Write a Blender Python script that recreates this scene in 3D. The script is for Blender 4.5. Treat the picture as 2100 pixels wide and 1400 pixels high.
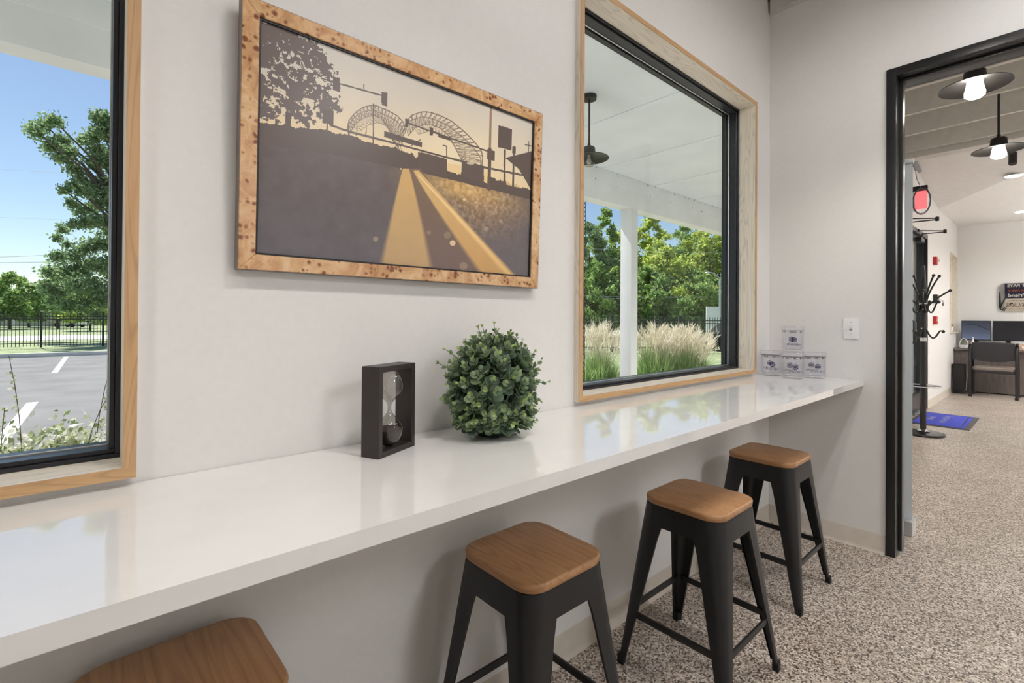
import bpy, bmesh, math, random
import numpy as np
from mathutils import Vector, Matrix

for o in list(bpy.data.objects):
    bpy.data.objects.remove(o, do_unlink=True)
SC = bpy.context.scene
COL = SC.collection
PI = math.pi
rnd = random.Random(7)

# ------------------------------------------------------------------ camera
F_PX, YAW, PITCH, ROLL, V0, CAM_H = 989.72, 0.8476, 0.0059, 0.0065, 647.0, 1.24
fw = Vector((math.cos(YAW), math.sin(YAW), 0)); r0 = Vector((math.sin(YAW), -math.cos(YAW), 0)); up = Vector((0, 0, 1))
fwd = fw * math.cos(PITCH) + up * math.sin(PITCH)
d0 = fw * math.sin(PITCH) - up * math.cos(PITCH)
rt = r0 * math.cos(ROLL) - d0 * math.sin(ROLL)
dn = r0 * math.sin(ROLL) + d0 * math.cos(ROLL)
cam = bpy.data.objects.new('camera', bpy.data.cameras.new('camera'))
COL.objects.link(cam)
cam.matrix_world = Matrix(((rt.x, -dn.x, -fwd.x, 0), (rt.y, -dn.y, -fwd.y, 0), (rt.z, -dn.z, -fwd.z, CAM_H), (0, 0, 0, 1)))
cam.data.sensor_fit = 'HORIZONTAL'; cam.data.sensor_width = 36
cam.data.lens = F_PX * 36 / 2100
cam.data.shift_y = (V0 - 700) / 2100
cam.data.clip_start = 0.03; cam.data.clip_end = 600
SC.camera = cam

# ------------------------------------------------------------------ sky, sun, exposure
world = bpy.data.worlds.new('sky'); SC.world = world; world.use_nodes = True
wn = world.node_tree.nodes; wl = world.node_tree.links
sky = wn.new('ShaderNodeTexSky'); sky.sky_type = 'NISHITA'; sky.sun_disc = False
sky.sun_elevation = math.radians(57); sky.sun_rotation = math.radians(-9)
sky.air_density = 1.0; sky.dust_density = 0.25; sky.ozone_density = 1.2; sky.altitude = 100
wn['Background'].inputs['Strength'].default_value = 0.135
wl.new(sky.outputs[0], wn['Background'].inputs['Color'])
sun = bpy.data.objects.new('sun', bpy.data.lights.new('sun', 'SUN')); COL.objects.link(sun)
sun.data.energy = 7.4; sun.data.angle = math.radians(0.6); sun.data.color = (1.0, 0.96, 0.91)
sun.rotation_euler = Vector((-0.09, 0.54, 0.83)).to_track_quat('Z', 'Y').to_euler()
SC.view_settings.view_transform = 'Standard'; SC.view_settings.look = 'None'
SC.view_settings.exposure = 0.0; SC.view_settings.gamma = 1.0
SC.view_settings.use_curve_mapping = False
try: SC.cycles.transparent_max_bounces = 32
except Exception: pass
BULB = 28.0           # radiance of a lit pendant's glass wall
LENS = 30.0           # radiance of its small lens
SPOT = 19.0           # power of the downward beam from each pendant
FILL_SLIM = 25.0        # radiance of the added slim fill lights over the counter room
FILL_BACK = 28.0   # radiance of the added fill light behind the camera
FILL_RECESSED_OFFICE = 26.0 # radiance of the added office fill lights and the recessed lights

# ------------------------------------------------------------------ helpers
def lin(c):
    return tuple((x / 12.92 if x <= 0.04045 else ((x + 0.055) / 1.055) ** 2.4) for x in (v / 255.0 for v in c))

class NT:
    def __init__(s, name):
        s.m = bpy.data.materials.new(name); s.m.use_nodes = True
        s.t = s.m.node_tree; s.b = s.t.nodes['Principled BSDF']; s.out = s.t.nodes['Material Output']
    def n(s, typ, **kw):
        x = s.t.nodes.new(typ)
        for k, v in kw.items():
            if k in x.inputs.keys(): x.inputs[k].default_value = v
            else: setattr(x, k, v)
        return x
    def l(s, a, b): s.t.links.new(a, b)
    def coord(s, scale=(1, 1, 1), kind='Object', rot=(0, 0, 0)):
        c = s.n('ShaderNodeTexCoord'); mp = s.n('ShaderNodeMapping')
        mp.inputs['Scale'].default_value = scale; mp.inputs['Rotation'].default_value = rot
        s.l(c.outputs[kind], mp.inputs[0]); return mp.outputs[0]
    def ramp(s, fac, stops, interp='LINEAR'):
        r = s.n('ShaderNodeValToRGB'); r.color_ramp.interpolation = interp
        e = r.color_ramp.elements
        while len(e) < len(stops): e.new(0.5)
        for k, (p, c) in enumerate(stops):
            e[k].position = p; e[k].color = (*lin(c), 1)
        s.l(fac, r.inputs[0]); return r.outputs[0]
    def mix(s, fac, a, b, mode='MIX'):
        x = s.n('ShaderNodeMix', data_type='RGBA', blend_type=mode)
        for sock, v in ((x.inputs[0], fac), (x.inputs[6], a), (x.inputs[7], b)):
            if hasattr(v, 'is_linked'): s.l(v, sock)
            else: sock.default_value = v if not isinstance(v, tuple) else (*lin(v), 1)
        return x.outputs[2]
    def bump(s, h, strength=0.2, dist=0.01):
        b = s.n('ShaderNodeBump', Strength=strength, Distance=dist); s.l(h, b.inputs['Height']); s.l(b.outputs[0], s.b.inputs['Normal'])
    def base(s, v):
        if hasattr(v, 'is_linked'): s.l(v, s.b.inputs['Base Color'])
        else: s.b.inputs['Base Color'].default_value = (*lin(v), 1)
    def set(s, **kw):
        for k, v in kw.items(): s.b.inputs[k.replace('_', ' ')].default_value = v
        return s

def plain(name, c, rough=0.5, metal=0.0, vary=0.06, scale=12.0, bump=0.0, **kw):
    n = NT(name); tx = n.n('ShaderNodeTexNoise', Scale=scale, Detail=3.0); n.l(n.coord(), tx.inputs['Vector'])
    lo = tuple(max(0, v * (1 - vary)) for v in c); hi = tuple(min(255, v * (1 + vary)) for v in c)
    n.base(n.ramp(tx.outputs[0], [(0.3, lo), (0.7, hi)]))
    n.set(Roughness=rough, Metallic=metal, **kw)
    if bump: n.bump(tx.outputs[0], bump, 0.003)
    return n.m

def wood(name, c1, c2, c3, axis=0, fine=60.0, rough=0.45, ring=3.0, coat=0.0):
    """streaky grain running along one object axis, with a few cathedral rings"""
    n = NT(name)
    sc = [fine, fine, fine]; sc[axis] = fine * 0.035
    t = n.n('ShaderNodeTexNoise', Scale=1.0, Detail=5.0, Roughness=0.6); n.l(n.coord(tuple(sc)), t.inputs['Vector'])
    sc2 = [ring * 5] * 3; sc2[axis] = ring * 0.55
    w = n.n('ShaderNodeTexNoise', Scale=1.0, Detail=1.0); n.l(n.coord(tuple(sc2)), w.inputs['Vector'])
    mm = n.n('ShaderNodeMath', operation='MULTIPLY'); mm.inputs[1].default_value = 15.0; n.l(w.outputs[0], mm.inputs[0])
    fr = n.n('ShaderNodeMath', operation='FRACT'); n.l(mm.outputs[0], fr.inputs[0])
    g = n.ramp(t.outputs[0], [(0.3, c1), (0.7, c2)])
    rg = n.ramp(fr.outputs[0], [(0.0, (200, 200, 200)), (0.15, (255, 255, 255)), (0.75, (255, 255, 255)), (1.0, (200, 200, 200))])
    n.base(n.mix(0.45, g, n.mix(1.0, g, rg, 'MULTIPLY')))
    n.set(Roughness=rough, Coat_Weight=coat, Coat_Roughness=0.2)
    n.bump(t.outputs[0], 0.06, 0.002)
    return n.m

def emit(name, c, strength):
    n = NT(name); n.b.inputs['Base Color'].default_value = (*lin(c), 1)
    n.b.inputs['Emission Color'].default_value = (*lin(c), 1); n.b.inputs['Emission Strength'].default_value = strength
    return n.m

def clear(name, tint=(255, 255, 255), gloss=0.08, rough=0.0, ior=1.45):
    """thin clear sheet: light passes straight, a fresnel share is mirrored"""
    n = NT(name); tr = n.n('ShaderNodeBsdfTransparent'); tr.inputs[0].default_value = (*lin(tint), 1)
    gl = n.n('ShaderNodeBsdfGlossy', Roughness=rough); fr = n.n('ShaderNodeFresnel')
    ge = n.n('ShaderNodeNewGeometry'); io = n.n('ShaderNodeMath', operation='MULTIPLY_ADD'); io.inputs[1].default_value = 1 / ior - ior; io.inputs[2].default_value = ior
    n.l(ge.outputs['Backfacing'], io.inputs[0]); n.l(io.outputs[0], fr.inputs['IOR'])   # same mirror share from both sides of the sheet
    mx = n.n('ShaderNodeMixShader'); mul = n.n('ShaderNodeMath', operation='MULTIPLY'); mul.inputs[1].default_value = gloss / 0.04 * 1.0
    mul.use_clamp = True
    n.l(fr.outputs[0], mul.inputs[0]); n.l(mul.outputs[0], mx.inputs[0]); n.l(tr.outputs[0], mx.inputs[1]); n.l(gl.outputs[0], mx.inputs[2])
    n.l(mx.outputs[0], n.out.inputs[0]); return n.m

def leafy(name, cols, rough=0.55, trans=0.25):
    """leaf colour differs from leaf to leaf (mesh island)"""
    n = NT(name); g = n.n('ShaderNodeNewGeometry')
    k = len(cols); c = n.ramp(g.outputs['Random Per Island'], [((i + 0.5) / k, x) for i, x in enumerate(cols)])
    n.base(c); n.set(Roughness=rough)
    tl = n.n('ShaderNodeBsdfTranslucent'); n.l(c, tl.inputs[0]); mx = n.n('ShaderNodeMixShader'); mx.inputs[0].default_value = trans
    n.l(n.b.outputs[0], mx.inputs[1]); n.l(tl.outputs[0], mx.inputs[2]); n.l(mx.outputs[0], n.out.inputs[0])
    return n.m

class MB:
    """collects faces; build() links them as ONE mesh object"""
    def __init__(s): s.v = []; s.f = []; s.mi = []; s.cur = 0
    def add(s, vs, fs):
        b = len(s.v); s.v += [tuple(p) for p in vs]; s.f += [tuple(b + i for i in q) for q in fs]; s.mi += [s.cur] * len(fs); return s
    def box(s, x0, x1, y0, y1, z0, z1):
        x0, x1 = min(x0, x1), max(x0, x1); y0, y1 = min(y0, y1), max(y0, y1); z0, z1 = min(z0, z1), max(z0, z1)
        return s.add([(x0, y0, z0), (x1, y0, z0), (x1, y1, z0), (x0, y1, z0), (x0, y0, z1), (x1, y0, z1), (x1, y1, z1), (x0, y1, z1)],
                     [(3, 2, 1, 0), (4, 5, 6, 7), (0, 1, 5, 4), (1, 2, 6, 5), (2, 3, 7, 6), (3, 0, 4, 7)])
    def obox(s, c, ax, ay, az):
        c, ax, ay, az = Vector(c), Vector(ax), Vector(ay), Vector(az)
        vs = [c + i * ax + j * ay + k * az for k in (-1, 1) for i, j in ((-1, -1), (1, -1), (1, 1), (-1, 1))]
        return s.add(vs, [(3, 2, 1, 0), (4, 5, 6, 7), (0, 1, 5, 4), (1, 2, 6, 5), (2, 3, 7, 6), (3, 0, 4, 7)])
    def loft(s, rings, cap=True, close=True):
        n = len(rings[0]); vs = [p for r in rings for p in r]; fs = []
        for i in range(len(rings) - 1):
            for j in range(n if close else n - 1):
                k = (j + 1) % n; fs.append((i * n + j, i * n + k, (i + 1) * n + k, (i + 1) * n + j))
        if cap:
            fs.append(tuple(range(n - 1, -1, -1))); fs.append(tuple((len(rings) - 1) * n + j for j in range(n)))
        return s.add(vs, fs)
    def tube(s, pts, r, n=8, cap=True):
        pts = [Vector(p) for p in pts]; rs = r if isinstance(r, (list, tuple)) else [r] * len(pts); rings = []
        t0 = (pts[1] - pts[0]).normalized(); nrm = t0.orthogonal().normalized()
        for i, p in enumerate(pts):
            t = (pts[min(i + 1, len(pts) - 1)] - pts[max(i - 1, 0)]).normalized()
            nrm = (nrm - t * nrm.dot(t))
            nrm = nrm.normalized() if nrm.length > 1e-6 else t.orthogonal().normalized()
            b = t.cross(nrm)
            rings.append([p + (nrm * math.cos(2 * PI * k / n) + b * math.sin(2 * PI * k / n)) * rs[i] for k in range(n)])
        return s.loft(rings, cap)
    def lathe(s, prof, n=24, c=(0, 0, 0), cap=True, up=(0, 0, 1)):
        c = Vector(c); w = Vector(up).normalized(); a = w.orthogonal().normalized(); b = w.cross(a)
        return s.loft([[c + w * z + (a * math.cos(2 * PI * k / n) + b * math.sin(2 * PI * k / n)) * max(r, 1e-5) for k in range(n)] for r, z in prof], cap)
    def ball(s, c, r, n=12, sq=(1, 1, 1)):
        m = n // 2; prof = [(math.sin(PI * i / m), -math.cos(PI * i / m)) for i in range(m + 1)]; c = Vector(c)
        return s.loft([[c + Vector((r * sq[0] * a * math.cos(2 * PI * k / n), r * sq[1] * a * math.sin(2 * PI * k / n), r * sq[2] * z)) for k in range(n)] for a, z in [(max(a, 1e-4), z) for a, z in prof]])
    def poly(s, pts): return s.add(pts, [tuple(range(len(pts)))])
    def prism(s, pts, d):
        d = Vector(d); p = [Vector(q) for q in pts]; return s.loft([p, [q + d for q in p]])
    def build(s, name, mats, parent=None, world=False, smooth=None, bevel=0, seg=2):
        me = bpy.data.meshes.new(name)
        v = s.v
        if world and parent is not None:
            L = parent['_w'] if '_w' in parent else tuple(parent.location)
            v = [(p[0] - L[0], p[1] - L[1], p[2] - L[2]) for p in v]
        me.from_pydata(v, [], s.f); me.update()
        ms = mats if isinstance(mats, (list, tuple)) else [mats]
        for m in ms: me.materials.append(m)
        if len(ms) > 1: me.polygons.foreach_set('material_index', s.mi)
        bm = bmesh.new(); bm.from_mesh(me); bmesh.ops.recalc_face_normals(bm, faces=bm.faces)
        if bevel:
            es = [e for e in bm.edges if len(e.link_faces) == 2 and e.calc_face_angle(0) > 0.6]
            bmesh.ops.bevel(bm, geom=es, offset=bevel, segments=seg, affect='EDGES', profile=0.7, clamp_overlap=True)
        bm.to_mesh(me); bm.free()
        if smooth is None: smooth = 0
        if smooth or bevel:
            me.shade_smooth(); me.set_sharp_from_angle(angle=math.radians(smooth or 35))
        o = bpy.data.objects.new(name, me); COL.objects.link(o)
        if parent is not None: o.parent = parent
        return o

def thing(name, label, cat, loc=(0, 0, 0), rz=0, group=None):
    o = bpy.data.objects.new(name, None); COL.objects.link(o); o.empty_display_size = 0.05
    o.location = loc; o.rotation_euler = (0, 0, rz); o['label'] = label; o['category'] = cat
    if group: o['group'] = group
    return o
def tag(o, label, cat=None, group=None, kind=None):
    o['label'] = label
    if cat: o['category'] = cat
    if group: o['group'] = group
    if kind: o['kind'] = kind
    return o
def struct(o, label, cat): return tag(o, label, cat, kind='structure')
def copy_tree(o, parent=None):
    c = o.copy(); COL.objects.link(c); c.parent = parent
    for ch in list(o.children): copy_tree(ch, c)
    return c
def inst(o, parent, loc=None, rot=None, scale=None, name=None):
    """a copy of one mesh object sharing its data"""
    c = o.copy(); COL.objects.link(c); c.parent = parent
    if name: c.name = name
    if loc is not None: c.location = loc
    if rot is not None: c.rotation_euler = rot
    if scale is not None: c.scale = scale
    return c
def text_mesh(name, body, size, mat, parent, loc, rot, extrude=0.0003, shear=0.0, align='CENTER', space=1.0, offset=0.0):
    cu = bpy.data.curves.new(name, 'FONT'); cu.body = body; cu.size = size; cu.align_x = align; cu.align_y = 'CENTER'
    cu.extrude = extrude; cu.shear = shear; cu.space_character = space; cu.offset = offset; cu.resolution_u = 3
    t = bpy.data.objects.new(name, cu); COL.objects.link(t); dg = bpy.context.evaluated_depsgraph_get()
    me = bpy.data.meshes.new_from_object(t.evaluated_get(dg)); bpy.data.objects.remove(t); bpy.data.curves.remove(cu)
    me.materials.clear(); me.materials.append(mat)
    o = bpy.data.objects.new(name, me); COL.objects.link(o); o.parent = parent; o.location = loc; o.rotation_euler = rot
    return o
def rsq(h, r, z, n=6, hy=None):
    """ring of a rounded square, half size h"""
    hy = h if hy is None else hy; p = []
    for cx, cy, a0 in ((h - r, hy - r, 0), (-h + r, hy - r, PI / 2), (-h + r, -hy + r, PI), (h - r, -hy + r, 1.5 * PI)):
        for i in range(n + 1):
            a = a0 + PI / 2 * i / n; p.append((cx + r * math.cos(a), cy + r * math.sin(a), z))
    return p

# ------------------------------------------------------------------ materials
M = {}
M['wall'] = plain('warm_white_wall_paint', (230, 228, 225), 0.6, vary=0.006, scale=60)
M['ceiling'] = plain('grey_white_ceiling_paint', (212, 209, 203), 0.7, vary=0.015, scale=20)
M['joist'] = plain('pale_grey_joist_paint', (205, 202, 196), 0.6, vary=0.02, scale=20)
M['base'] = plain('beige_vinyl_base', (206, 197, 184), 0.45, vary=0.02, scale=20)
M['black_frame'] = plain('black_painted_steel', (30, 30, 31), 0.3, vary=0.05, scale=30)
M['bronze'] = plain('dark_anodised_frame', (44, 45, 50), 0.3, metal=0.25, vary=0.05, scale=20)
M['spacer'] = plain('light_aluminium_spacer', (196, 200, 202), 0.35, metal=0.7)
M['black_metal'] = plain('black_powder_coat', (25, 25, 26), 0.42, vary=0.06, scale=40)
M['rubber'] = plain('black_rubber', (22, 22, 23), 0.7)
M['chrome'] = plain('chrome', (214, 214, 216), 0.12, metal=1.0, vary=0.01)
M['white_plastic'] = plain('white_plastic', (240, 240, 240), 0.35, vary=0.01)
M['seat_wood'] = wood('brown_bamboo_seat', (172, 126, 84), (196, 150, 106), (0, 0, 0), axis=1, fine=90, rough=0.38, ring=2.0)
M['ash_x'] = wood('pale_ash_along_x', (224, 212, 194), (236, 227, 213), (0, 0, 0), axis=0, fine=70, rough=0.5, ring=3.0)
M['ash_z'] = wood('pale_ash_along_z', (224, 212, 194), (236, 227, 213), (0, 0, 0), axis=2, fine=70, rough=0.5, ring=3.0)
M['oak_x'] = wood('tan_oak_edge_along_x', (192, 152, 106), (208, 170, 124), (0, 0, 0), axis=0, fine=90, rough=0.5)  # front edge colours carry the warmth of the lamps in them
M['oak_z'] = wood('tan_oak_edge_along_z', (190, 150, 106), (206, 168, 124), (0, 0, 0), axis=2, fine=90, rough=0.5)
M['pane'] = clear('window_glass', (252, 253, 252), 0.016)
M['bulb'] = emit('lit_lamp_glass', (255, 247, 237), BULB)
M['lens'] = emit('lit_lamp_lens', (255, 242, 226), LENS)
M['bulb_off'] = clear('unlit_lamp_glass', (225, 225, 215), 0.1)
M['troffer'] = emit('ceiling_light_diffuser', (252, 252, 255), FILL_SLIM)
M['troffer_back'] = emit('back_light_diffuser', (252, 252, 255), FILL_BACK)
M['troffer_office'] = emit('office_light_diffuser', (255, 253, 252), FILL_RECESSED_OFFICE)  # shared by the added office fill panels and the recessed lights
M['pendant'] = plain('dark_bronze_pendant', (38, 36, 34), 0.5, metal=0.3, vary=0.05)

def floor_mat():
    n = NT('flake_epoxy_floor'); co = n.coord()
    v = n.n('ShaderNodeTexVoronoi', Scale=175.0); n.l(co, v.inputs['Vector'])
    sp = n.n('ShaderNodeSeparateColor'); n.l(v.outputs['Color'], sp.inputs[0])
    c = n.ramp(sp.outputs[0], [(0.0, (86, 75, 68)), (0.16, (126, 113, 103)), (0.30, (172, 158, 145)), (0.52, (204, 192, 178)), (0.74, (225, 215, 203)), (0.9, (241, 234, 225))], 'CONSTANT')
    t = n.n('ShaderNodeTexNoise', Scale=2.2, Detail=2.0); n.l(co, t.inputs['Vector'])
    n.base(n.mix(1.0, c, n.ramp(t.outputs[0], [(0.3, (232, 229, 226)), (0.7, (255, 255, 255))]), 'MULTIPLY'))
    n.set(Roughness=0.34); n.bump(sp.outputs[1], 0.12, 0.001); return n.m
M['floor'] = floor_mat()
def quartz_mat():
    n = NT('white_quartz'); t = n.n('ShaderNodeTexNoise', Scale=3.0, Detail=6.0, Roughness=0.65); n.l(n.coord(), t.inputs['Vector'])
    n.base(n.ramp(t.outputs[0], [(0.25, (230, 228, 225)), (0.6, (238, 237, 234))])); n.set(Roughness=0.022, IOR=1.85); return n.m
M['quartz'] = quartz_mat()
def burl_mat():
    n = NT('mappa_burl_veneer'); co = n.coord()
    a = n.n('ShaderNodeTexNoise', Scale=16.0, Detail=5.0, Roughness=0.6, Distortion=1.5); n.l(co, a.inputs['Vector'])
    b0 = n.ramp(a.outputs[0], [(0.28, (176, 122, 76)), (0.5, (212, 168, 120)), (0.72, (230, 197, 154))])
    w = n.n('ShaderNodeTexNoise', Scale=30.0, Detail=2.0); n.l(co, w.inputs['Vector'])
    ad = n.n('ShaderNodeMix', data_type='VECTOR'); ad.inputs[0].default_value = 0.012; n.l(co, ad.inputs[4]); n.l(w.outputs[1], ad.inputs[5])
    v = n.n('ShaderNodeTexVoronoi', Scale=85.0); n.l(ad.outputs[1], v.inputs['Vector'])
    sp = n.n('ShaderNodeSeparateColor'); n.l(v.outputs['Color'], sp.inputs[0])
    cl = n.n('ShaderNodeTexNoise', Scale=14.0, Detail=1.0); n.l(co, cl.inputs['Vector'])
    sub = n.n('ShaderNodeMath', operation='SUBTRACT'); n.l(sp.outputs[0], sub.inputs[0]); n.l(cl.outputs[0], sub.inputs[1])
    th = n.n('ShaderNodeMath', operation='MULTIPLY'); th.inputs[1].default_value = 1.15; th.use_clamp = True; n.l(sub.outputs[0], th.inputs[0])
    ds = n.n('ShaderNodeMath', operation='SUBTRACT'); n.l(th.outputs[0], ds.inputs[0]); n.l(v.outputs['Distance'], ds.inputs[1])
    sm = n.n('ShaderNodeMath', operation='MULTIPLY_ADD'); sm.inputs[1].default_value = 2.6; sm.inputs[2].default_value = 0.30; sm.use_clamp = True; n.l(ds.outputs[0], sm.inputs[0])
    n.base(n.mix(sm.outputs[0], b0, (128, 70, 38))); n.set(Roughness=0.2, Coat_Weight=0.4, Coat_Roughness=0.06); return n.m
M['burl'] = burl_mat()

# ------------------------------------------------------------------ dimensions
E, W, ZC, YF = 3.192, 1.194, 0.9155, 0.705      # end wall x, window wall y, counter top z, counter front y
W2, XF, ED = 1.24, 12.1, 0.2                     # office window wall y, office far wall x, partition thickness
G = -0.25                                        # outdoor ground
TX = 0.026                                       # window casing stands proud of the wall
ZJ, ZD = 3.14, 3.37                              # joist bottoms, deck above them
WX0, WX1, WZ0, WZ1 = 1.363, 2.940, 0.932, 2.516  # casing of the right window (outer edge)
LX0, LX1 = -1.50, 0.075                          # casing of the left window

# ------------------------------------------------------------------ room shell
def wall_holes_y(x0, x1, z0, z1, y0, y1, holes):
    """a wall slab along x with rectangular holes, as boxes around them"""
    mb = MB(); xs = x0
    for hx0, hx1, hz0, hz1 in sorted(holes):
        mb.box(xs, hx0, y0, y1, z0, z1)
        if hz0 > z0: mb.box(hx0, hx1, y0, y1, z0, hz0)
        if hz1 < z1: mb.box(hx0, hx1, y0, y1, hz1, z1)
        xs = hx1
    mb.box(xs, x1, y0, y1, z0, z1); return mb
IN = 0.012
mb = wall_holes_y(-3.2, E + 0.1, -0.1, 3.6, W, W + 0.17, [(LX0 + IN, LX1 - IN, WZ0 + IN, WZ1 - IN), (WX0 + IN, WX1 - IN, WZ0 + IN, WZ1 - IN)])
struct(mb.build('wall_back', M['wall']), 'off-white painted window wall behind the long white counter', 'wall')
DY1, DY0, DZ = 0.565, -0.40, 2.53
mb = MB()
mb.box(E, E + ED, DY1 + 0.01, W + 0.3, -0.1, 3.6); mb.box(E, E + ED, -3.6, DY0 - 0.01, -0.1, 3.6); mb.box(E, E + ED, DY0 - 0.01, DY1 + 0.01, DZ + 0.01, 3.6)
struct(mb.build('wall_right', M['wall']), 'off-white end wall with the light switch and black door frame', 'wall')
mb = MB(); mb.box(-3.2, -3.0, -3.6, W + 0.2, -0.1, 3.6)
struct(mb.build('wall_left', M['wall']), 'off-white side wall behind the camera, left end of the counter', 'wall')
mb = MB(); mb.box(-3.2, E + ED, -3.8, -3.6, -0.1, 3.6)
struct(mb.build('wall_front', M['wall']), 'off-white wall behind the camera opposite the counter', 'wall')
mb = MB(); mb.box(-3.2, XF + 0.2, -5.2, W + 0.06, -0.12, 0.0)
struct(mb.build('floor', M['floor']), 'speckled beige and brown flake epoxy floor', 'floor')
mb = MB(); mb.box(-3.2, 7.12, -5.2, W + 0.3, ZD, ZD + 0.12)
struct(mb.build('ceiling', M['ceiling']), 'painted roof deck above the exposed joists', 'ceiling')
# exposed joists, each its own beam
jm = MB().box(-0.019, 0.019, -3.2, 3.2, 0, 0.23)
joist = None
JL = {-1: 'painted joist over the room above the right window', 0: 'painted joist tight against the end wall above the window', 2: 'painted joist cut by the top of the doorway',
      3: 'first painted joist seen whole through the doorway, behind the near pendant', 4: 'second painted joist through the doorway', 5: 'third painted joist through the doorway, above the far pendant', 6: 'last painted joist before the deep office beam'}
for k in (-1, 0, 2, 3, 4, 5, 6):
    x = E - 0.02 + 0.626 * k
    if joist is None: joist = jm.build('ceiling_joist', M['joist']); o = joist
    else: o = inst(joist, None)
    o.location = (x, -2.02 if x < E + 0.1 else -1.97, ZJ); tag(o, JL[k], 'joist', 'exposed ceiling joists')
# beam that closes the joist bay in the office
b = MB().box(6.98, 7.14, -5.0, W2 - 0.002, 3.08, 3.60).build('ceiling_beam', M['joist']); tag(b, 'deep painted beam crossing the office ceiling past the joists', 'beam')

# vinyl cove base
def base_run(name, pts, nrm, label):
    (x0, y0), (x1, y1) = pts; nx, ny = nrm; mb = MB()
    prof = [(0, 0), (0.016, 0), (0.011, 0.004), (0.0045, 0.016), (0.003, 0.094), (0.0, 0.1)]
    mb.loft([[(x + nx * d, y + ny * d, z) for d, z in prof] for x, y in ((x0, y0), (x1, y1))])
    return struct(mb.build(name, M['base'], smooth=30), label, 'baseboard')
base_run('baseboard_back', ((-3.0, W), (E, W)), (0, -1), 'beige vinyl cove base under the counter')
base_run('baseboard_right', ((E, W - 0.003), (E, 0.61)), (-1, 0), 'beige vinyl cove base on the end wall beside the door frame')

# ------------------------------------------------------------------ windows: casing boards, frame, pane
def window(name, x0, x1, z0, z1, yw, label, depth=0.096):
    t = thing(name, label, 'window', ((x0 + x1) / 2, yw, z0)); t['kind'] = 'structure'
    th = 0.021; ya, yb = yw - TX, yw - TX + depth
    # children of a part sit in the thing's frame, since parts are at its origin
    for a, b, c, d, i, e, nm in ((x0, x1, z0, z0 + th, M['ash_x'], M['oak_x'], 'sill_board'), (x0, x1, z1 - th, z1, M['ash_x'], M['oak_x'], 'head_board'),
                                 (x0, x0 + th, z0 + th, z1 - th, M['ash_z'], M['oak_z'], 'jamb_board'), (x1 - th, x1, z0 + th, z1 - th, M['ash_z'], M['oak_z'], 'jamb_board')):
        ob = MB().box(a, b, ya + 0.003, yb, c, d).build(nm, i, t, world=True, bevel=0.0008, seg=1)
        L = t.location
        MB().box(a - L.x, b - L.x, ya - L.y, ya + 0.003 - L.y, c - L.z, d - L.z).build('edge_band', e, ob)  # oak-toned front strip; warm lamplight on it is put into the colour
    # painted drywall return behind the casing edge
    yc = yb + 0.098; xa, xb, za, zb = x0 + th, x1 - th, z0 + th, z1 - th; fwid = 0.017
    def ring(nm, m, w0, w1, y0, y1):
        mb = MB()
        mb.box(xa + w0, xb - w0, y0, y1, za + w0, za + w1).box(xa + w0, xb - w0, y0, y1, zb - w1, zb - w0)
        mb.box(xa + w0, xa + w1, y0, y1, za + w1, zb - w1).box(xb - w1, xb - w0, y0, y1, za + w1, zb - w1)
        return mb.build(nm, m, t, world=True, bevel=0.0012, seg=1)
    ring('frame', M['bronze'], -0.012, 0.008, yb, yc)
    ring('frame_stop', M['bronze'], 0.008, fwid, yb + 0.010, yb + 0.05)
    ring('outer_stop', M['bronze'], 0.008, fwid, yb + 0.072, yc)
    ring('glazing_spacer', M['spacer'], 0.008, fwid + 0.003, yb + 0.052, yb + 0.058)
    MB().box(xa + 0.01, xb - 0.01, yb + 0.060, yb + 0.066, za + 0.01, zb - 0.01).build('pane', M['pane'], t, world=True)
    return t
window('window_1', LX0, LX1, WZ0, WZ1, W, 'left window in pale wood casing over the counter, parking lot outside')
window('window_2', WX0, WX1, WZ0, WZ1, W, 'window in pale wood casing right of the picture, porch and grasses outside')

# ------------------------------------------------------------------ door frame in the end wall
t = thing('door_1', 'black hollow metal door frame around the opening to the office', 'door frame', (E, 0.08, 0)); t['kind'] = 'structure'
def dframe(nm, segs):
    mb = MB()
    for s in segs: mb.box(*s)
    return mb.build(nm, M['black_frame'], t, world=True, bevel=0.002)
fx0, fx1 = E - 0.012, E + ED + 0.012; fo = 0.042
dframe('jamb', [(fx0, fx0 + 0.022, DY1, DY1 + fo, 0, DZ + fo), (fx1 - 0.022, fx1, DY1, DY1 + fo, 0, DZ + fo), (fx0 + 0.022, fx1 - 0.022, DY1 - 0.001, DY1 + 0.008, 0, DZ + 0.008)])
dframe('jamb', [(fx0, fx0 + 0.022, DY0 - fo, DY0, 0, DZ + fo), (fx1 - 0.022, fx1, DY0 - fo, DY0, 0, DZ + fo), (fx0 + 0.022, fx1 - 0.022, DY0 - 0.008, DY0 + 0.001, 0, DZ + 0.008)])
dframe('head', [(fx0, fx0 + 0.022, DY0, DY1, DZ, DZ + fo), (fx1 - 0.022, fx1, DY0, DY1, DZ, DZ + fo), (fx0 + 0.022, fx1 - 0.022, DY0, DY1, DZ - 0.001, DZ + 0.008)])
dframe('door_stop', [(E + 0.055, E + 0.115, DY1 - 0.016, DY1 - 0.001, 0.02, DZ - 0.016)])
dframe('door_stop', [(E + 0.055, E + 0.115, DY0 + 0.001, DY0 + 0.016, 0.02, DZ - 0.016)])
dframe('door_stop', [(E + 0.055, E + 0.115, DY0 + 0.016, DY1 - 0.016, DZ - 0.016, DZ - 0.001)])

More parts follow.
